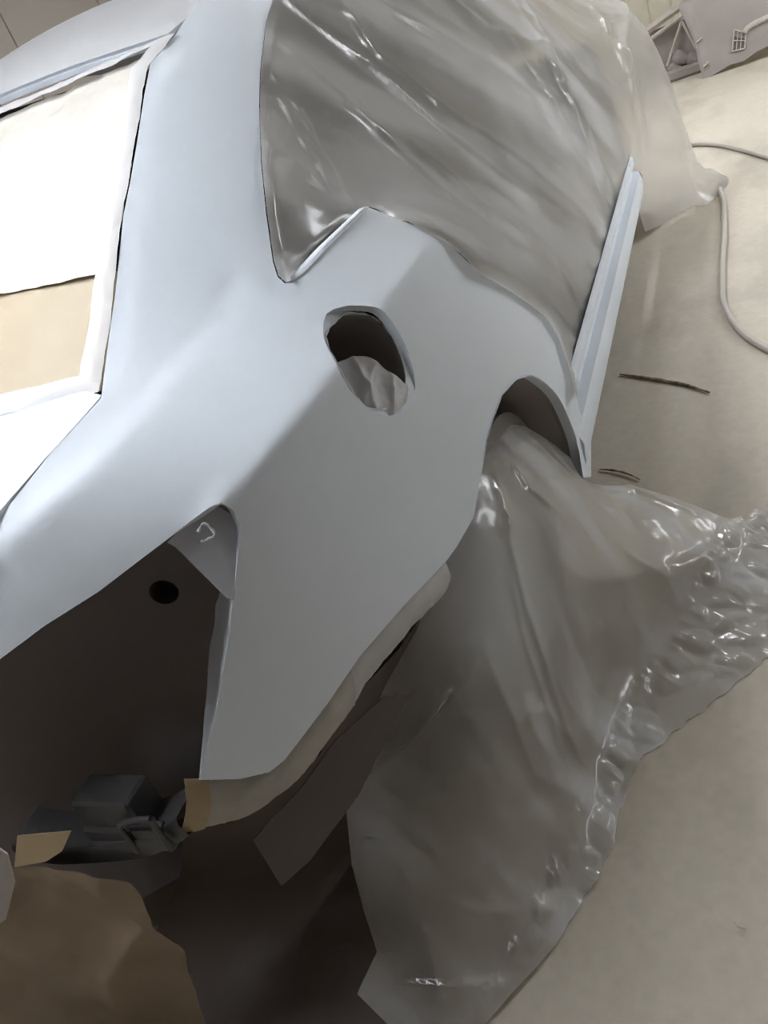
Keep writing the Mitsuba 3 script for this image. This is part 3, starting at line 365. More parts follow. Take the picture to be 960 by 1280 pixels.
mat('mat_primer', lambda p, n, uv: mix((.53, .575, .635), (.59, .635, .69), fbm(p.x * 3, p.y * 3, p.z * 3)), .5, specular=.4)
mat('mat_primer_dark', (.36, .37, .41), .5)
mat('mat_cavity', lambda p, n, uv: mix((.18, .158, .155), (.36, .37, .43), smoothstep(.10, .0, dr.sqrt(dr.square(p.x - .40) + dr.square((p.z - .43) * .8))) * .8), .6)  # bluish glow painted into the colour as a soft lighter patch
mat('mat_black', (.03, .029, .029), .55)
mat('mat_interior', (.045, .042, .04), .7)
mat('mat_liner', (.10, .09, .085), .8)
mat('mat_arch', (.30, .275, .26), .8)
mat('mat_rubber', (.13, .12, .115), .7)
mat('mat_rim', (.3, .3, .3), .4, metallic=.6)
mat('mat_clip', (.042, .041, .043), .4)
mat('mat_concrete', lambda p, n, uv: mix(mix((.40, .36, .295), (.49, .45, .38), fbm(p.x * 1.7, p.y * 1.7, 0, 4)), (.33, .30, .25), smoothstep(.5, .8, fbm(p.x * 5 + 9, p.y * 2.2, 3, 4)) * .55)
    * (0.93 + .12 * fbm(p.x * 60, p.y * 60, 1, 3)), .75, bump=lambda p, n, uv: fbm(p.x * 40, p.y * 40, 0, 4), bump_scale=.002)
mat('mat_wall', (.62, .58, .47), .7)
mat('mat_wall_grey', (.38, .345, .315), .7)
mat('mat_ceiling', (.5, .49, .47), .8)
mat('mat_wall_dark', (.5, .48, .45), .8)
mat('mat_paper', lambda p, n, uv: mix((.53, .505, .455), (.64, .615, .565), fbm(p.x * 14, p.y * 14, p.z * 14)), .55)
mat('mat_tan_paper', lambda p, n, uv: mix((.37, .305, .215), (.45, .385, .285), fbm(p.x * 6, p.y * 6, p.z * 6)), .6)
mat('mat_kraft', lambda p, n, uv: mix((.17, .125, .08), (.24, .18, .12), fbm(p.x * 8, p.y * 8, p.z * 8)), .6)
mat('mat_kraft_dark', (.07, .054, .047), .7)
mat('mat_dark_brown', lambda p, n, uv: mix((.075, .06, .052), (.11, .088, .076), fbm(p.x * 6, p.y * 6, p.z * 6)), .6)
mat('mat_tape', lambda p, n, uv: mix((.29, .27, .24), (.38, .36, .33), fbm(p.x * 30, p.y * 30, p.z * 30)), .4)
mat('mat_tape_tan', (.34, .26, .155), .5)
mat('mat_tape_film', (.38, .38, .385), .22)
mat('mat_hose', (.40, .37, .335), .5)
mat('mat_straw', lambda p, n, uv: mix((.10, .08, .05), (.55, .47, .34), noise(p.x * 60, p.y * 60)), .6)
mat('mat_dusty', lambda p, n, uv: mix((.27, .235, .22), (.35, .315, .295), fbm(p.x * 7, p.y * 7, p.z * 7)), .8)
mat('mat_dusty_light', lambda p, n, uv: mix((.40, .36, .32), (.50, .46, .41), fbm(p.x * 9, p.y * 9, p.z * 9)), .8)
mat('mat_grid', (.10, .09, .085), .7)
mat('mat_housing', (.75, .75, .75), .5)

def film(name, rgb, rough=.3, spec_trans=.3, diff_trans=.9, haze=None):
    base = proc(haze) if haze else {'type': 'rgb', 'value': list(rgb)}
    scene[name] = {'type': 'principledthin', 'base_color': base, 'roughness': rough, 'spec_trans': spec_trans, 'diff_trans': diff_trans, 'eta': 1.5}
def side_dust(p):      # overspray lying in long streaks along the folds of the film
    along, across = p.y * .80 - p.z * .52 + p.x * .28, p.y * .55 + p.z * .83
    return (1 - .7 * smoothstep(2.0, 2.9, p.y)) * smoothstep(.38, .66, .75 * fbm(across * 11 + .7 * noise(along * 3, across * 3), along * 1.1, 4.2, 3) + .25 * fbm(p.x * 9, p.y * 9, p.z * 9, 3))
film('mat_film', None, .22, proc(lambda p, n, uv: .66 - .50 * side_dust(p) - .1 * fbm(p.x * 150, p.y * 150, p.z * 150, 2)), .9, haze=lambda p, n, uv: mix((.80, .785, .76), (.86, .855, .85), side_dust(p)))
def wheel_dust_haze(p):     # thick primer overspray on the film just below the wheel arch edge, thin elsewhere; haze added near the floor lightens the skirt
    d = dr.sqrt(dr.square((p.x - .86) * 1.2) + dr.square(p.y + .36) + dr.square((p.z - .42) * .8))
    return dr.maximum(smoothstep(.24, .03, d) * .9, .75 * smoothstep(.42, .72, .7 * fbm(p.y * 13 + p.x * 6 + noise(p.z * 6, p.x * 6), p.z * 2.2, 1.5, 3) + .3 * fbm(p.x * 9, p.y * 9, p.z * 9, 3)) + .2 * smoothstep(.06, .02, p.z))
film('mat_film_wheel', None, .17, proc(lambda p, n, uv: .76 - .55 * dr.minimum(wheel_dust_haze(p), 1) - .1 * fbm(p.x * 150, p.y * 150, p.z * 150, 2)), .9, haze=lambda p, n, uv: mix((.91, .895, .86), (.86, .875, .90), wheel_dust_haze(p)))
film('mat_film_white', (.78, .78, .79), .3, .2, .5)

# ------------------------------------------------------------------ the room
def structure(key, mesh, m, label):
    put(key, mesh, m)
    tag(key, label, kind='structure')
X0, X1, Y0, Y1 = -3.2, 4.2, -4.2, 7.9
structure('floor', box((X0 - .2, Y0 - .2, -.1), (X1 + .2, Y1 + .2, 0)), 'mat_concrete', 'dusty beige concrete workshop floor')
structure('ceiling', box((X0 - .2, Y0 - .2, CEIL), (X1 + .2, Y1 + .2, CEIL + .1)), 'mat_ceiling', 'pale workshop ceiling')
structure('wall_back', box((X0, Y1, 0), (X1, Y1 + .1, CEIL)), 'mat_wall', 'cream panelled wall behind the leaning bumper cover')
n_planks = 38
pw = (X1 - X0) / n_planks
plank = mikit.ply(box((0, 0, 0), (pw - .012, .014, CEIL), .004), 'mat_wall')
for k in range(n_planks):
    scene[free_key('wall_back__plank')] = {**plank, 'to_world': T4().translate([X0 + k * pw + .006, Y1 - .0135, 0])}
structure('wall_left', box((X0 - .1, Y0, 0), (X0, Y1, CEIL)), 'mat_wall_grey', 'brown grey panelled wall beyond the car roof')
panel = mikit.ply(box((0, 0, 0), (.014, 1.186, CEIL), .004), 'mat_wall_grey')
for k in range(10):
    scene[free_key('wall_left__panel')] = {**panel, 'to_world': T4().translate([X0 - .0005, Y0 + .14 + 1.2 * k - .007, 0])}
structure('wall_right', box((X1, Y0, 0), (X1 + .1, Y1, CEIL)), 'mat_wall_dark', 'dim workshop wall on the right')
structure('wall_front', box((X0, Y0 - .1, 0), (X1, Y0, CEIL)), 'mat_wall_grey', 'dim workshop wall behind the photographer')

for k, (lx, ly, lz, power) in enumerate(LAMPS):
    key = 'ceiling_lamp' if k == 0 else f'ceiling_lamp_{k:03d}'
    scene[key + '__housing'] = mikit.ply(box((lx - .17, ly - .64, lz - .06), (lx + .17, ly + .64, lz + .001), .01), 'mat_housing')
    scene[key + '__diffuser'] = {**mikit.ply(box((lx - .14, ly - .61, lz - .075), (lx + .14, ly + .61, lz - .0595)), 'mat_housing'),
        'emitter': {'type': 'area', 'radiance': {'type': 'rgb', 'value': [power * .97, power, power * 1.04]}}}
    if lz < CEIL:
        for s_ in (-.5, .5):
            scene[free_key(key + '__rod')] = mikit.ply(tube(A([[lx, ly + s_, lz - .01], [lx, ly + s_, CEIL + .001]]), .006, 8), 'mat_housing')
    if k: tag(key, 'long white fluorescent lamp fixed to the ceiling ' + ('above the car roof', 'above the front of the car', 'near the right hand wall')[k - 1], 'ceiling lamp', 'ceiling lamps')
    else: tag(key, 'long white fluorescent lamp hung on two rods above the rear of the car', 'ceiling lamp')

for k, (ly, lz, power) in enumerate(FILL_LAMPS):
    key = 'fill_lamp' if k == 0 else f'fill_lamp_{k:03d}'
    scene[key + '__housing'] = mikit.ply(box((X1 - .06, ly - .64, lz - .17), (X1 + .001, ly + .64, lz + .17), .01), 'mat_housing')
    scene[key + '__diffuser'] = {**mikit.ply(box((X1 - .075, ly - .61, lz - .14), (X1 - .0595, ly + .61, lz + .14)), 'mat_housing'),
        'emitter': {'type': 'area', 'radiance': {'type': 'rgb', 'value': [power * .97, power, power * 1.04]}}}
    tag(key, 'long white fill lamp added on the right hand wall ' + ('nearer the rear of the car', 'nearer the leaning bumper cover')[k], 'wall lamp', 'fill lamps')

# ------------------------------------------------------------------ the car
tag('car', 'pale grey primed sedan body standing masked for painting, without its tail lamp and bumper', 'car')
def field(name, o, n, creases=(), **k):
    return Field(o, n, D[name + '_points'], A(D[name + '_weights']), creases, **k)

BODY = field('body', (.8, -.4, .9), (.75, -.3, .6), [(D['body_crease_0'], .014, .03), (D['body_crease_1'], .016, .08), (D['body_crease_2'], .02, .3)], blur=.9)
BODY.add(lambda q: -.004 * np.exp(-(seg_dist(q, BODY.ab(A(D['win_edge'])))[0] / .02) ** 2))   # rolled edge towards the rear window
skin = BODY.mesh(D['quarter_outline'], [D['fuel_outline']], .008)
put('car__quarter_panel', skin, 'mat_primer', True)
tag('car__quarter_panel', 'pale grey primed rear quarter panel on the right side')
other = trimesh.Trimesh(np.array(skin.vertices) * [-1, 1, 1], np.array(skin.faces)[:, ::-1], process=False)
put('car__quarter_panel', other, 'mat_primer', True)
tag('car__quarter_panel_001', 'rear quarter panel on the far left side')

LID = field('trunk_lid', (0, -.8, 1.05), (0, -.1, 1))
put('car__trunk_lid', thick(LID.mesh(D['trunk_lid_outline'], step=.012), .012), 'mat_primer', 40)
tag('car__trunk_lid', 'white primed edge of the trunk lid below the rear window')
BACK = field('rear_window', (0, -.3, 1.25), (0, -.55, .83))
ROOF = field('roof', (0, .8, 1.5), (0, 0, 1), step=.02)
put('car__roof_panel', thick(ROOF.mesh(D['roof_outline'], step=.03, lift=-.006), .01), 'mat_primer', 40)
put('car__rear_glass', thick(BACK.mesh(D['rear_window_outline'], step=.03, lift=-.034), .004), 'mat_black', 40)

# edges turned inward: wheel arch lip, window opening, tail lamp opening
arch = curve(D['arch'], 60)
inn = arch + [-.022, 0, 0]
put('car__arch_lip', ruled([arch, arch + [-.004, 0, -.003], inn]), 'mat_primer', 40)
ctr = A([0, .0, .28])
def toward(P, k):   # pulled away from the axle
    d = (P - ctr) * [0, 1, 1]
    return P + d * k
put('car__wheel_housing', ruled([inn, toward(inn, .05) + [-.02, 0, 0], toward(inn, .06) + [-.27, 0, 0], np.tile([.60, 0, .4], (60, 1))]), 'mat_arch', 40)
tag('car__wheel_housing', 'dark inside of the rear wheel arch')
bo_, bi_ = curve(D['belt_outer'], 30), curve(D['belt_inner'], 30)
put('car__window_flange', ruled([bo_ + [.001, 0, .0005], (bo_ + bi_) / 2 + [.004, 0, .002], bi_]), 'mat_primer', 60)
tag('car__window_flange', 'pale lip along the bottom edge of the rear side window')

# fuel filler pocket
fo = BODY.P(A(D['fuel_outline']))
fo = curve(np.vstack([fo, fo[:1]]), 97)
fN = BODY.normal(BODY.ab(fo)).mean(0); fN /= np.linalg.norm(fN)
put('car__fuel_pocket', ruled([fo, fo - fN * .004, fo - fN * .016]), 'mat_primer', 40)
tag('car__fuel_pocket', 'recessed rim of the round fuel filler opening')

# tail lamp opening
tl = curve(D['tl_in'], 50)
tli = curve(D['tl_in_inner'], 50)
ta = curve(D['tl_all'], 120)
tn = BODY.normal(BODY.ab(ta))
put('car__tail_lamp_lip', ruled([ta, ta - tn * .005, ta - tn * .012]), 'mat_primer', 40)
put('car__tail_lamp_flange', ruled([tl, tl * .3 + tli * .7 + [-.002, .004, 0], tli]), 'mat_primer', 40)
tag('car__tail_lamp_flange', 'narrow inward flange beside the dark tail lamp opening')
# rear body behind the tail lamp opening
fi = A(D['fuel_inner'])
FN, FC = A(D['fuel_normal']), A(D['fuel_center'])
def plate(outer, holes, n, depth):
    """A flat plate through 3D outlines, extruded back along n by depth."""
    n = unit(n); o = np.mean(outer, 0)
    u = unit(np.cross([.3, 1, .2], n)); v = np.cross(n, u)
    f2 = lambda P: np.c_[(A(P) - o) @ u, (A(P) - o) @ v]
    pg = sg.Polygon(f2(outer), [f2(h) for h in holes]).buffer(0)
    pg = max(getattr(pg, 'geoms', [pg]), key=lambda g: g.area)
    m = trimesh.creation.extrude_polygon(pg, depth, engine='earcut')
    M = np.eye(4); M[:3, 0], M[:3, 1], M[:3, 2] = u, v, n
    M[:3, 3] = o - n * depth
    m.apply_transform(M)
    return m
fiw = curve(np.vstack([fi, fi[:1]]), 60)
ledge_out = FC + (fo - FC) * 1.04 - FN * .0155
put('car__fuel_pocket__ledge', plate(ledge_out, [fi], FN, .0015), 'mat_primer')
put('car__fuel_pocket__torn_edge', tube(fiw + FN * .0005, .0013 + .0008 * np.sin(np.arange(60) * 2.1), 6), 'mat_primer', 40)
tag('car__fuel_pocket__ledge', 'ragged edged ledge inside the fuel filler opening')
fiw = curve(np.vstack([fi, fi[:1]]), 60)
put('car__fuel_pocket__well', ruled([fiw - FN * .002, FC + (fiw - FC) * 1.15 - FN * .03, FC + (fiw - FC) * 1.1 - FN * .13, np.tile(FC - FN * .14, (60, 1))]), 'mat_arch', 40)
tag('car__fuel_pocket__well', 'dark well of the fuel filler')

fp_out = A(D['fuel_paper'])
FP = Field(fp_out.mean(0), unit(FN + [0, -.15, .35]), np.vstack([fp_out, fp_out.mean(0)[None] + FN * .008]), 1., step=.004, pad=.02)
FP.add(ridges([FP.ab(fp_out[[4, 12]]), FP.ab(fp_out[[2, 11]]), FP.ab(fp_out[[6, 10]])], .010, .009)); FP.add(crumple(.03, .006, 3))
put('filler_paper', thick(FP.mesh(FP.ab(fp_out), step=.003), .0008), 'mat_film_white', 60)
tag('filler_paper', 'pale crumpled masking sheet stuffed into the round fuel filler opening', 'masking sheet')

lp = A(D['lamp_plate'])
hole = A(D['plate_hole'])[0]
ln = unit(np.cross(lp[4] - lp[10], lp[8] - lp[10])); ln = ln if ln[1] < 0 else -ln
put('car__tail_lamp_plate', plate(lp.mean(0) + (lp - lp.mean(0)) * A([1.06, 1.06, 1.06]), [], BODY.normal(BODY.ab(lp)).mean(0), .004), 'mat_primer_dark')
tag('car__tail_lamp_plate', 'grey corner plate at the top of the tail lamp opening')
bn = unit(BODY.normal(BODY.ab(lp)).mean(0))
u = unit(np.cross(bn, [0, 0, 1.])); v = np.cross(bn, u)
an = np.linspace(.5, 5.6, 22)
rr = .0095 + .0015 * np.sin(an * 3.3)
put('car__tail_lamp_plate__torn_ring', tube(hole + bn * .002 + rr[:, None] * (np.cos(an)[:, None] * u + np.sin(an)[:, None] * v), .0016 + .0006 * np.sin(an * 5), 6), 'mat_primer', 40)
tag('car__tail_lamp_plate__torn_ring', 'ragged ring of torn paper around a small hole')

ip = A(D['inner_panel'])
IP = Field(ip.mean(0), (.3, -.93, .15), ip, 1., step=.02)
ho = IP.ab(A(D['inner_hole']))[0]
ring = [ho + .021 * A([math.cos(t), math.sin(t)]) for t in np.linspace(0, 2 * np.pi, 25)[:-1]]
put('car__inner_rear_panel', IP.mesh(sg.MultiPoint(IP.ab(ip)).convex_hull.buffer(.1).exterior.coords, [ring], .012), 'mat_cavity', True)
tag('car__inner_rear_panel', 'dark inner panel seen through the tail lamp opening, with a round hole')
r3 = IP.P(A(ring + ring[:1]))
put('car__inner_rear_panel__hole', ruled([r3, r3 - IP.n * .05, np.tile(r3[:-1].mean(0) - IP.n * .05, (len(r3), 1))]), 'mat_liner', 40)

# sill, pillar, cabin and front of the car, behind the film
sec = A([[.872, .398], [.880, .394], [.886, .386], [.886, .366], [.868, .358], [.866, .334], [.872, .324], [.900, .318], [.908, .29], [.900, .235], [.885, .215], [.872, .21]])
ys = np.r_[.36, .5, np.linspace(.7, 2.70, 12), 2.76, 2.79]
rings = []
for y in ys:
    k = 1 - .35 * np.clip((y - 2.74) / .05, 0, 1) ** 2
    s2 = A([.84, .30]) + (sec - [.84, .30]) * k
    rings.append(np.c_[s2[:, 0], np.full(len(s2), y), s2[:, 1]])
rings = [np.tile(rings[0].mean(0), (len(sec), 1))] + rings + [np.tile(rings[-1].mean(0), (len(sec), 1))]
put('car__sill', ruled(rings), 'mat_primer', 30)
tag('car__sill', 'pale grey primed door sill with a long groove')
put('car__centre_pillar', ball_hull([(.80, 1.62, .40, .05), (.80, 1.78, .40, .05), (.70, 1.30, 1.0, .05), (.70, 1.42, 1.0, .05), (.55, 1.20, 1.40, .035)]), 'mat_primer', 40)
put('car__cabin', trimesh.util.concatenate([box((-.7, -.1, .2), (.80, 2.6, .34)), box((-.05, -.1, .3), (.0, 2.6, 1.42)), box((-.05, 2.3, .3), (.60, 2.36, .9)), box((-.6, -.12, .3), (.70, -.08, 1.0))]), 'mat_interior')
tag('car__cabin', 'dark cabin behind the plastic film')
for y in (.25, 1.35):
    s = put('car__seat', ball_hull([(.15, y + .15, .5, .07), (.62, y + .15, .5, .07), (.15, y + .65, .52, .07), (.62, y + .65, .52, .07)]), 'mat_black', 40)
    tag(s, 'dark seat behind the plastic film')
    put(s + '__seat_back', ball_hull([(.15, y + .1, .5, .06), (.62, y + .1, .5, .06), (.17, y - .12, 1.05, .06), (.6, y - .12, 1.05, .06)]), 'mat_black', 40)
put('car__front_body', ball_hull([(s * .74, y, z, .04) for s in (-1, 1) for y, z in ((2.55, .35), (2.45, .90), (3.0, .84), (3.3, .68), (3.38, .45), (3.3, .28))]), 'mat_interior', 40)
put('car__windscreen', thick(ruled([[[-.46, 1.98, 1.41], [0, 2.0, 1.46], [.46, 1.98, 1.41]], [[-.62, 2.55, .97], [0, 2.6, .99], [.62, 2.55, .97]]]), .006), 'mat_black', 40)
put('car__underbody', box((-.75, -.62, .26), (.60, 2.6, .29)), 'mat_black')
put('car__rear_body', ball_hull([(-.6, -.62, .32, .03), (.56, -.62, .32, .03), (-.6, -.66, .46, .03), (.56, -.60, .46, .03)]), 'mat_black', 40)
w = trimesh.creation.annulus(.19, .278, .2, sections=48)
w.apply_transform(trimesh.transformations.rotation_matrix(np.pi / 2, [0, 1, 0]))
w.apply_translation([.725, .0, .28])
put('car__wheel', w, 'mat_rubber', 40)
tag('car__wheel', 'rear wheel hidden under the plastic film')
w = trimesh.creation.cylinder(.192, .16, sections=48)
w.apply_transform(trimesh.transformations.rotation_matrix(np.pi / 2, [0, 1, 0]))
w.apply_translation([.725, .0, .28])
put('car__wheel__rim', w, 'mat_rim', 40)

fx = np.linspace(.47, -.62, 14)
bow = .02 * (1 - (fx / .62) ** 2)
top_, low_ = np.c_[fx, -.985 - bow, 1.012 + bow], np.c_[fx, -.995 - bow, .87 + 0 * fx]
put('car__trunk_lid__rear_face', thick(ruled([top_, top_ + [0, -.006, -.012], low_, low_ + [0, .03, -.01]]), .004), 'mat_primer', 50)
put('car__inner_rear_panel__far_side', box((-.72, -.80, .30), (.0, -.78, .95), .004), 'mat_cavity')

# bumper bracket under the tail lamp opening
bl = curve(D['bracket_line'], 24)
put('car__bumper_bracket', ruled([bl + [0, .06, .012], bl + [0, .0, .012], bl + [0, -.004, .004], bl + [0, 0, -.022], bl + [0, .07, -.04]]), 'mat_clip', 40)
tag('car__bumper_bracket', 'dark plastic bumper bracket below the tail lamp opening')
b0, b1, b2, b3 = A(D['block'])
put('car__bumper_bracket__block', box((b0[0], b0[1], b0[2] - .035), (b2[0], b0[1] + .05, b2[2] - .004), .004), 'mat_clip', 30)
put('car__bumper_bracket__block', box((b0[0] - .006, b0[1] - .006, b0[2] - .05), (b1[0] + .004, b0[1] + .05, b0[2] - .012), .004), 'mat_clip', 30)
c0, c1, c2, c3 = A(D['clip'])
put('car__bumper_bracket__clip', trimesh.util.concatenate([tube(curve([c0 + [0, 0, -.045], c0, c3, c2, c1, c1 + [0, 0, -.04]], 30), .0042, 8), box((c0[0] + .004, c0[1] + .004, c0[2] - .05), (c1[0] - .004, c0[1] + .02, c0[2] - .006), .003)]), 'mat_clip', 40)
g = b0 + [-.0005, -.012, -.045]
put('car__bumper_bracket__glint_ball', trimesh.creation.icosphere(subdivisions=2, radius=.0028).apply_translation(g), 'mat_housing', True)  # small white ball standing in for a bright glint on the bracket

# ------------------------------------------------------------------ masking: films and papers
SIDE = field('side_film', (.8, 1, .8), (.85, -.3, .42), (), step=.012)
G = [D['side_fold_%02d' % k] for k in range(40) if D.get('side_fold_%02d' % k)]
SF = [(.022, .022), (.020, .022), (.016, .020), (.007, .006), (.007, .006), (.006, .006), (.006, .008), (.004, .012), (.018, .022), (.008, .012), (.03, .05), (.03, .04), (.02, .03), (.03, .04), (.03, .04),
      (.006, .012), (.022, .04), (.014, .022), (.014, .02), (.03, .045), (.016, .03), (.012, .02), (.006, .01)]
def streaks(a, b, across, along, amp, seed):
    """Fine long folds running from a to b."""
    d = unit(A(b) - A(a)); e = A([-d[1], d[0]])
    def fn(q):
        v = meshkit.fbm(np.c_[q @ e / across + .6 * meshkit.noise(np.c_[q / .25, q[:, 0] * 0], seed), q @ d / along, np.zeros(len(q))], 3, seed) - .5
        return amp * 2 * v
    return fn
hem = SIDE.ab(np.vstack([D['dlo'], BODY.P(A(D['film_edge'])), D['sill_edge']]))
def creases_(q):         # sharp straight creases running with the folds
    d = unit(A(G[0][-1]) - A(G[0][1])); e = A([-d[1], d[0]])
    v = meshkit.noise(np.c_[q @ e / .055 + .9 * meshkit.noise(np.c_[q / .3, q[:, 0] * 0], 3), q @ d / .8, np.full(len(q), 2.5)], 31)
    return .008 * (1 - np.abs(2 * v - 1))
def side_relief(q):      # the film lies still where it is taped down
    h = ridges(G, grow=[(a * .8, w * .9) for a, w in SF])(q) + streaks(G[0][1], G[0][-1], .045, .7, .005, 5)(q) + crumple(.12, .002, 5)(q) + creases_(q)
    return h * np.clip(seg_dist(q, hem)[0] / .016, .08, 1)
SIDE.add(side_relief)
sf = SIDE.mesh(D['side_film_outline'], step=.010, lift=.001)
V = np.array(sf.vertices)
near = shapely.contains_xy(sg.Polygon(D['quarter_outline']).buffer(.002), *BODY.ab(V).T)
gap_ = (V - BODY.o) @ BODY.n - BODY.h(BODY.ab(V))
V += np.where(near & (np.abs(gap_) < .03), np.maximum(.0025 - gap_, 0), 0)[:, None] * BODY.n      # it lies on the panel, not in it
low = (V[:, 2] < .41) & (V[:, 1] > .5) & (V[:, 1] < 2.75)
V[low, 0] = np.minimum(V[low, 0], .8705)
sf.vertices = V
put('side_film', sf, 'mat_film', True)
tag('side_film', 'cloudy plastic masking film hanging in diagonal folds over the door openings', 'plastic film')

RF = ROOF.mesh(D['roof_outline'], step=.02)
put('roof_film', RF, 'mat_film_white', True)
tag('roof_film', 'white plastic masking film stretched over the roof', 'plastic film')

WHEEL = field('wheel_film', (.9, -.2, .3), (.55, -.42, .72), step=.006)
WG = [D['wheel_fold_%02d' % k] for k in range(30) if D.get('wheel_fold_%02d' % k)]
WFS = [(.010, .014), (.008, .01), (.012, .014), (.004, .005), (.004, .005), (.008, .008), (.014, .02), (.012, .018), (.010, .012), (.012, .008), (.015, .04), (.012, .02), (.008, .02), (.008, .02), (.006, .01)]
WHEEL.add(ridges(WG, grow=WFS))
ct = A(D['contact'])
def facets(q, cell, amp, seed):
    """Crumpled film: peaks with straight creases between them."""
    from scipy.spatial import cKDTree
    lo, hi = q.min(0) - cell, q.max(0) + cell
    n = int(np.prod((hi - lo) / cell))
    d, _ = cKDTree(np.random.default_rng(seed).uniform(lo, hi, (n, 2))).query(q, k=2)
    return amp * np.clip((d[:, 1] - d[:, 0]) / cell, 0, 1)
def skirt_crinkle(q):
    d, _ = seg_dist(q, ct)
    side = (q - ct[len(ct) // 2]) @ A(SKIRT_OUT) > 0
    p = np.c_[q, np.zeros(len(q))]
    fine = facets(q, .055, .016, 11) + facets(q, .026, .006, 12)
    return np.where(side, fine * np.clip(d / .03, 0, 1), .004 * (meshkit.fbm(p / .08, 3, 2) - .5) * 2)
SKIRT_OUT = WHEEL.ab(A([[1.3, -.2, 0]]))[0] - WHEEL.ab(A([[.9, .0, .0]]))[0]
WHEEL.add(skirt_crinkle)
wf = WHEEL.mesh(D['wheel_film_outline'], step=.006)
wf.vertices[:, 2] = np.maximum(wf.vertices[:, 2], .0025)
put('wheel_film', wf, 'mat_film_wheel', True)
tag('wheel_film', 'cloudy plastic masking film draped over the rear wheel and spread onto the floor', 'plastic film')

# rear window: crinkled pale paper above, tan paper below, film along the edge
outl = sg.Polygon(D['rear_window_outline']).buffer(0).buffer(.05, join_style=2).buffer(-.05, join_style=2)
seam = np.asarray(D['paper_seam']); seam = np.vstack([seam[0] + (seam[0] - seam[1]) * 12, seam, seam[-1] + (seam[-1] - seam[-2]) * 6])
far = BACK.ab(A([[0, -2., .2]]))[0] - BACK.ab(A([[0, -.3, 1.25]]))[0]
lower = sg.Polygon(np.vstack([seam, seam[::-1] + far])).buffer(0)
inset = outl.buffer(-.018, join_style=2)
import copy
BACK2 = copy.copy(BACK); BACK2.H = BACK.H.copy()
BACK2.add(crumple(.09, .005, 21, True)); BACK2.add(ridges([D['paper_folds_a'], D['paper_folds_b']], .008, .014)); BACK2.add(crumple(.03, .0025, 4))
def biggest(p): return max(getattr(p, 'geoms', [p]), key=lambda g: g.area)
up_ = biggest(inset.difference(lower)); lo_ = biggest(inset.intersection(lower.buffer(.01)))
put('masking_paper', BACK2.mesh(up_.exterior.coords, step=.006, lift=-.010), 'mat_paper', True)
tag('masking_paper', 'bright creased cream paper taped over the upper rear window', 'masking paper')
BACK3 = copy.copy(BACK); BACK3.H = BACK.H.copy()
BACK3.add(crumple(.16, .006, 9)); BACK3.add(ridges([D['paper_folds_c']], .006, .03))
put('masking_paper', BACK3.mesh(lo_.exterior.coords, step=.01, lift=-.016), 'mat_tan_paper', True)
tag('masking_paper_001', 'smooth tan paper taped over the bottom of the rear window', 'masking paper')
BACK4 = copy.copy(BACK); BACK4.H = BACK.H.copy()
BACK4.add(crumple(.03, .003, 14))
ring_ = np.asarray(outl.exterior.coords)
BACK4.add(lambda q: .006 * np.clip((seg_dist(q, ring_)[0] - .002) / .016, 0, 1))
BACK2.add(lambda q: -.006 * np.clip(1 - seg_dist(q, ring_)[0] / .06, 0, 1))
put('window_border_film', BACK4.mesh(outl.buffer(-.002).exterior.coords, [biggest(outl.buffer(-.034)).exterior.coords], .006, .001), 'mat_film_white', True)
tag('window_border_film', 'whitish film taped in a strip around the edge of the rear window', 'masking film')

# strips along the lower edge of the quarter panel
st, sb = curve(D['strip_top'], 120), curve(D['strip_bottom'], 120)
rng = np.random.default_rng(5)
wob = np.cumsum(rng.normal(0, .0006, 120)); wob -= np.linspace(wob[0], wob[-1], 120)
rows = [st * (1 - t) + sb * t + A([1, -.4, 0]) * (.010 * math.sin(np.pi * t) + .004 * meshkit.fbm(np.c_[np.arange(120) * .13, np.full(120, t * 4), np.zeros(120)], 3, 8)[:, None] - .004) for t in np.linspace(0, 1, 9)]
rows[-1] = rows[-1] + wob[:, None] * A([0, .3, 1.])
cut = 62
put('film_strip', thick(ruled([r[:cut] for r in rows]), .0006), 'mat_tape_film', 60)
tag('film_strip', 'shiny translucent strip taped along the lower quarter panel edge behind the wheel', 'film strip')
put('masking_tape', thick(ruled([r[cut - 5:116] + [.003, -.002, .0] for r in rows]), .0006), 'mat_tape', 60)
tag('masking_tape', 'creased beige masking tape following the rounded lower corner of the quarter panel', 'masking tape')
put('masking_tape', thick(ruled([r[112:] + [.002, -.005, 0] for r in rows]), .0006), 'mat_tape_tan', 60)
tag('masking_tape_001', 'short tan tape end below the tail lamp opening', 'masking tape')
tt = A(D['tan_tape'])
put('masking_tape', plate(tt, [], (.1, -1, .2), .0008), 'mat_tape_tan')
tag('masking_tape_002', 'tan tape patch above the brown paper at the left edge', 'masking tape')

kp = A(D['kraft'])
KR = Field(kp.mean(0), (.1, -1, .1), kp, .6, step=.012)
KR.add(ridges([KR.ab(A(D['kraft_fold']))], .022, .03)); KR.add(crumple(.15, .02, 6))
put('brown_paper', KR.mesh(KR.ab(kp), step=.008), 'mat_kraft', True)
tag('brown_paper', 'brown masking paper hanging in a fold below the bumper bracket', 'masking paper')
ds = A(D['dark_sheet'])
DS = Field(ds.mean(0), (.25, -.75, .6), ds, .6, step=.015)
DS.add(crumple(.14, .012, 16))
dsm = DS.mesh(DS.ab(ds[:15]), step=.012)
dsm.vertices[:, 2] = np.maximum(dsm.vertices[:, 2], .0015)
put('dark_brown_sheet', dsm, 'mat_dark_brown', True)  # dark brown sheet closing the gap below the bracket, down to the floor
tag('dark_brown_sheet', 'dark brown sheet hanging to the floor between the bumper bracket and the wheel film', 'masking sheet')
bd = A(D['band'])
put('paper_band', plate(bd, [], (.9, -.35, .2), .002), 'mat_kraft_dark')
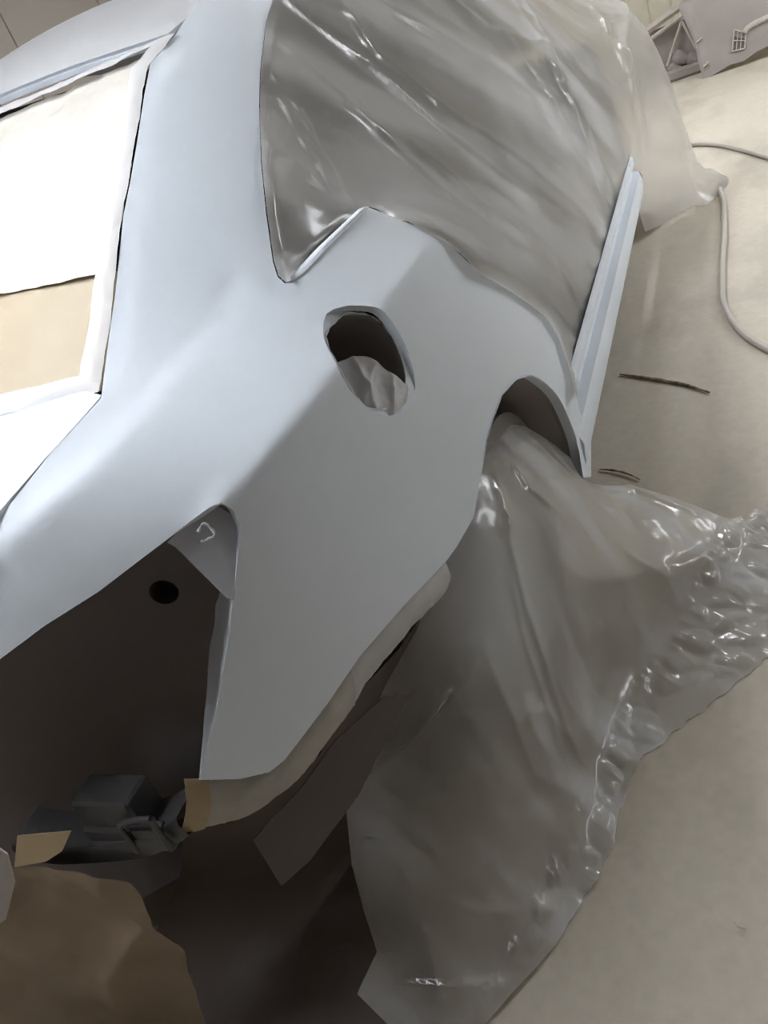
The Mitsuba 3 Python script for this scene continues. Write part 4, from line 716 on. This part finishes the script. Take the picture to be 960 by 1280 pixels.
tag('paper_band', 'dark reddish brown paper strip hanging behind the lower quarter panel edge', 'masking paper')
gf = A(D['grey_flap'])
put('grey_flap', plate(gf, [], (.1, -1, .1), .002), 'mat_dusty')
tag('grey_flap', 'small grey flap of masking sheet at the left edge beside the brown paper', 'masking sheet')

# ------------------------------------------------------------------ on the floor
put('air_hose', tube(curve([[.75, 4.5, .013], [1.053, 4.326, .013], [1.185, 4.15, .013], [1.309, 3.876, .013], [1.436, 3.544, .013], [1.62, 3.0, .013], [1.85, 2.3, .013]], 60), .0125), 'mat_hose', True)
tag('air_hose', 'grey hose running out from behind the film towards the right edge', 'hose')
put('air_hose', tube(curve([[1.192, 3.27, .012], [1.201, 3.18, .012], [1.215, 2.951, .012], [1.212, 2.54, .012], [1.198, 2.056, .012], [1.196, 1.807, .012], [1.217, 1.606, .012], [1.26, 1.425, .012], [1.327, 1.271, .012], [1.45, 1.05, .012]], 80), .0115), 'mat_hose', True)
tag('air_hose_001', 'grey hose curving down the floor from the foot of the film', 'hose')
def scrap(P, w, label, cat='straw'):
    P = curve(P, 24)
    k = put('tape_scrap', tube(P + [0, 0, .002], w * (.35 + .65 * np.sin(np.linspace(.25, 2.9, 24))), 6), 'mat_straw', True)
    tag(k, label, 'scrap')
scrap([[.854, 1.325, .003], [.953, 1.25, .004], [1.059, 1.163, .004], [1.149, 1.064, .004]], .006, 'long thin straw coloured scrap lying on the floor beside the sill')
scrap([[.845, .707, .003], [.918, .665, .006], [.965, .618, .004]], .004, 'thin brown scrap on the floor just beyond the wheel film')
scrap([[1.185, -.676, .003], [1.190, -.682, .003], [1.201, -.685, .004]], .0016, 'tiny dark curl on the bare floor at lower right')

# bumper cover leaning on its edge against the wall
bo = [(1.000, .545), (1.03, .57), (1.10, .60), (1.4, .74), (1.9, .78), (2.3, .70), (2.5, .5), (2.48, .2), (2.2, .06), (1.8, .05), (1.6, .085), (1.50, .07), (1.40, .035), (1.31, .04), (1.2, .012), (1.15, .0), (1.095, .0), (1.085, .12), (1.078, .28), (1.033, .44)]
def lean(x, z, d=0.0):
    return A([x, 6.42 + .28 * z + d + .10 * ((x - 1.7) / .7) ** 2, z])
BC = Field((1.7, 6.5, .35), (-.1, -1, .28), A([lean(x, z) for x, z in bo] + [lean(1.5, .3, -.05), lean(1.9, .4, -.08), lean(1.2, .35, -.02)]), 1., step=.03, toward=(1, 0, 0))
arcp = [(1.66, .27), (1.60, .262), (1.53, .255), (1.47, .24), (1.44, .215)]
BC.add(ridges([BC.ab(A([lean(1.06, .5), lean(1.1, .25), lean(1.11, .04)]))], .02, .03))
put('bumper_cover', thick(BC.mesh(BC.ab(A([lean(x, z) for x, z in bo])), step=.015), .006), 'mat_dusty', 50)
tag('bumper_cover', 'dusty mauve grey bumper cover leaning at the back wall', 'bumper cover')
put('bumper_cover__rim', tube(curve(BC.P(BC.ab(A([lean(x, z) for x, z in [(1.72, .275)] + arcp])), .006), 24), .022, 8), 'mat_dusty_light', True)
gq = BC.P(BC.ab(A([lean(x, z) for x, z in [(1.375, .263), (1.45, .215), (1.425, .118), (1.335, .125)]])), .004)
put('bumper_cover__lamp_grille', plate(gq, [], (-.1, -1, .28), .006), 'mat_grid')
def bar(a, b, r=.006): return tube(A([a, (A(a) + b) / 2, b]), r, 6)
for i, j in ((0, 1), (1, 2), (2, 3), (3, 0)): put('bumper_cover__lamp_grille__bar', bar(gq[i] + [0, -.008, 0], gq[j] + [0, -.008, 0]), 'mat_dusty_light', 40)
for t in (.33, .66): put('bumper_cover__lamp_grille__bar', bar(gq[0] * (1 - t) + gq[1] * t + [0, -.008, 0], gq[3] * (1 - t) + gq[2] * t + [0, -.008, 0], .004), 'mat_dusty_light', 40)
put('bumper_cover__lamp_grille__bar', bar((gq[0] + gq[3]) / 2 + [0, -.008, 0], (gq[1] + gq[2]) / 2 + [0, -.008, 0], .004), 'mat_dusty_light', 40)
for x, z in ((1.10, .27), (1.12, .09)):
    put('bumper_cover__tab', ball_hull([(*lean(x, z, -.03), .008), (*lean(x + .03, z + .015, -.03), .008)]), 'mat_dusty_light', 40)

# stand behind it
put('panel_stand', tube(A([[.70, 6.86, .43], [.90, 6.87, .49], [1.12, 6.88, .55]]), .028, 4), 'mat_dusty_light')
tag('panel_stand', 'dusty frame with a triangular brace standing between the film and the bumper cover', 'stand')
put('panel_stand__rail', bar([.74, 6.86, .37], [1.06, 6.86, .47], .018), 'mat_dusty_light', 40)
put('panel_stand__brace', bar([1.0, 6.86, .42], [.83, 6.84, .13], .012), 'mat_dusty_light', 40)
put('panel_stand__brace', bar([1.0, 6.86, .42], [1.10, 6.84, .10], .012), 'mat_dusty_light', 40)
put('panel_stand__base', box((.80, 6.80, .0), (1.3, 6.95, .09), .02), 'mat_dusty', 40)
put('panel_stand__panel', box((.70, 6.93, .02), (1.3, 6.95, .42), .004), 'mat_dusty')
for x, z, r in ((.93, .16, .06), (1.02, .12, .05), (.87, .10, .05)):
    put('panel_stand__knob', ball_hull([(x, 6.87, z, r), (x + .04, 6.86, z - .02, r * .7)]), 'mat_dusty', 40)
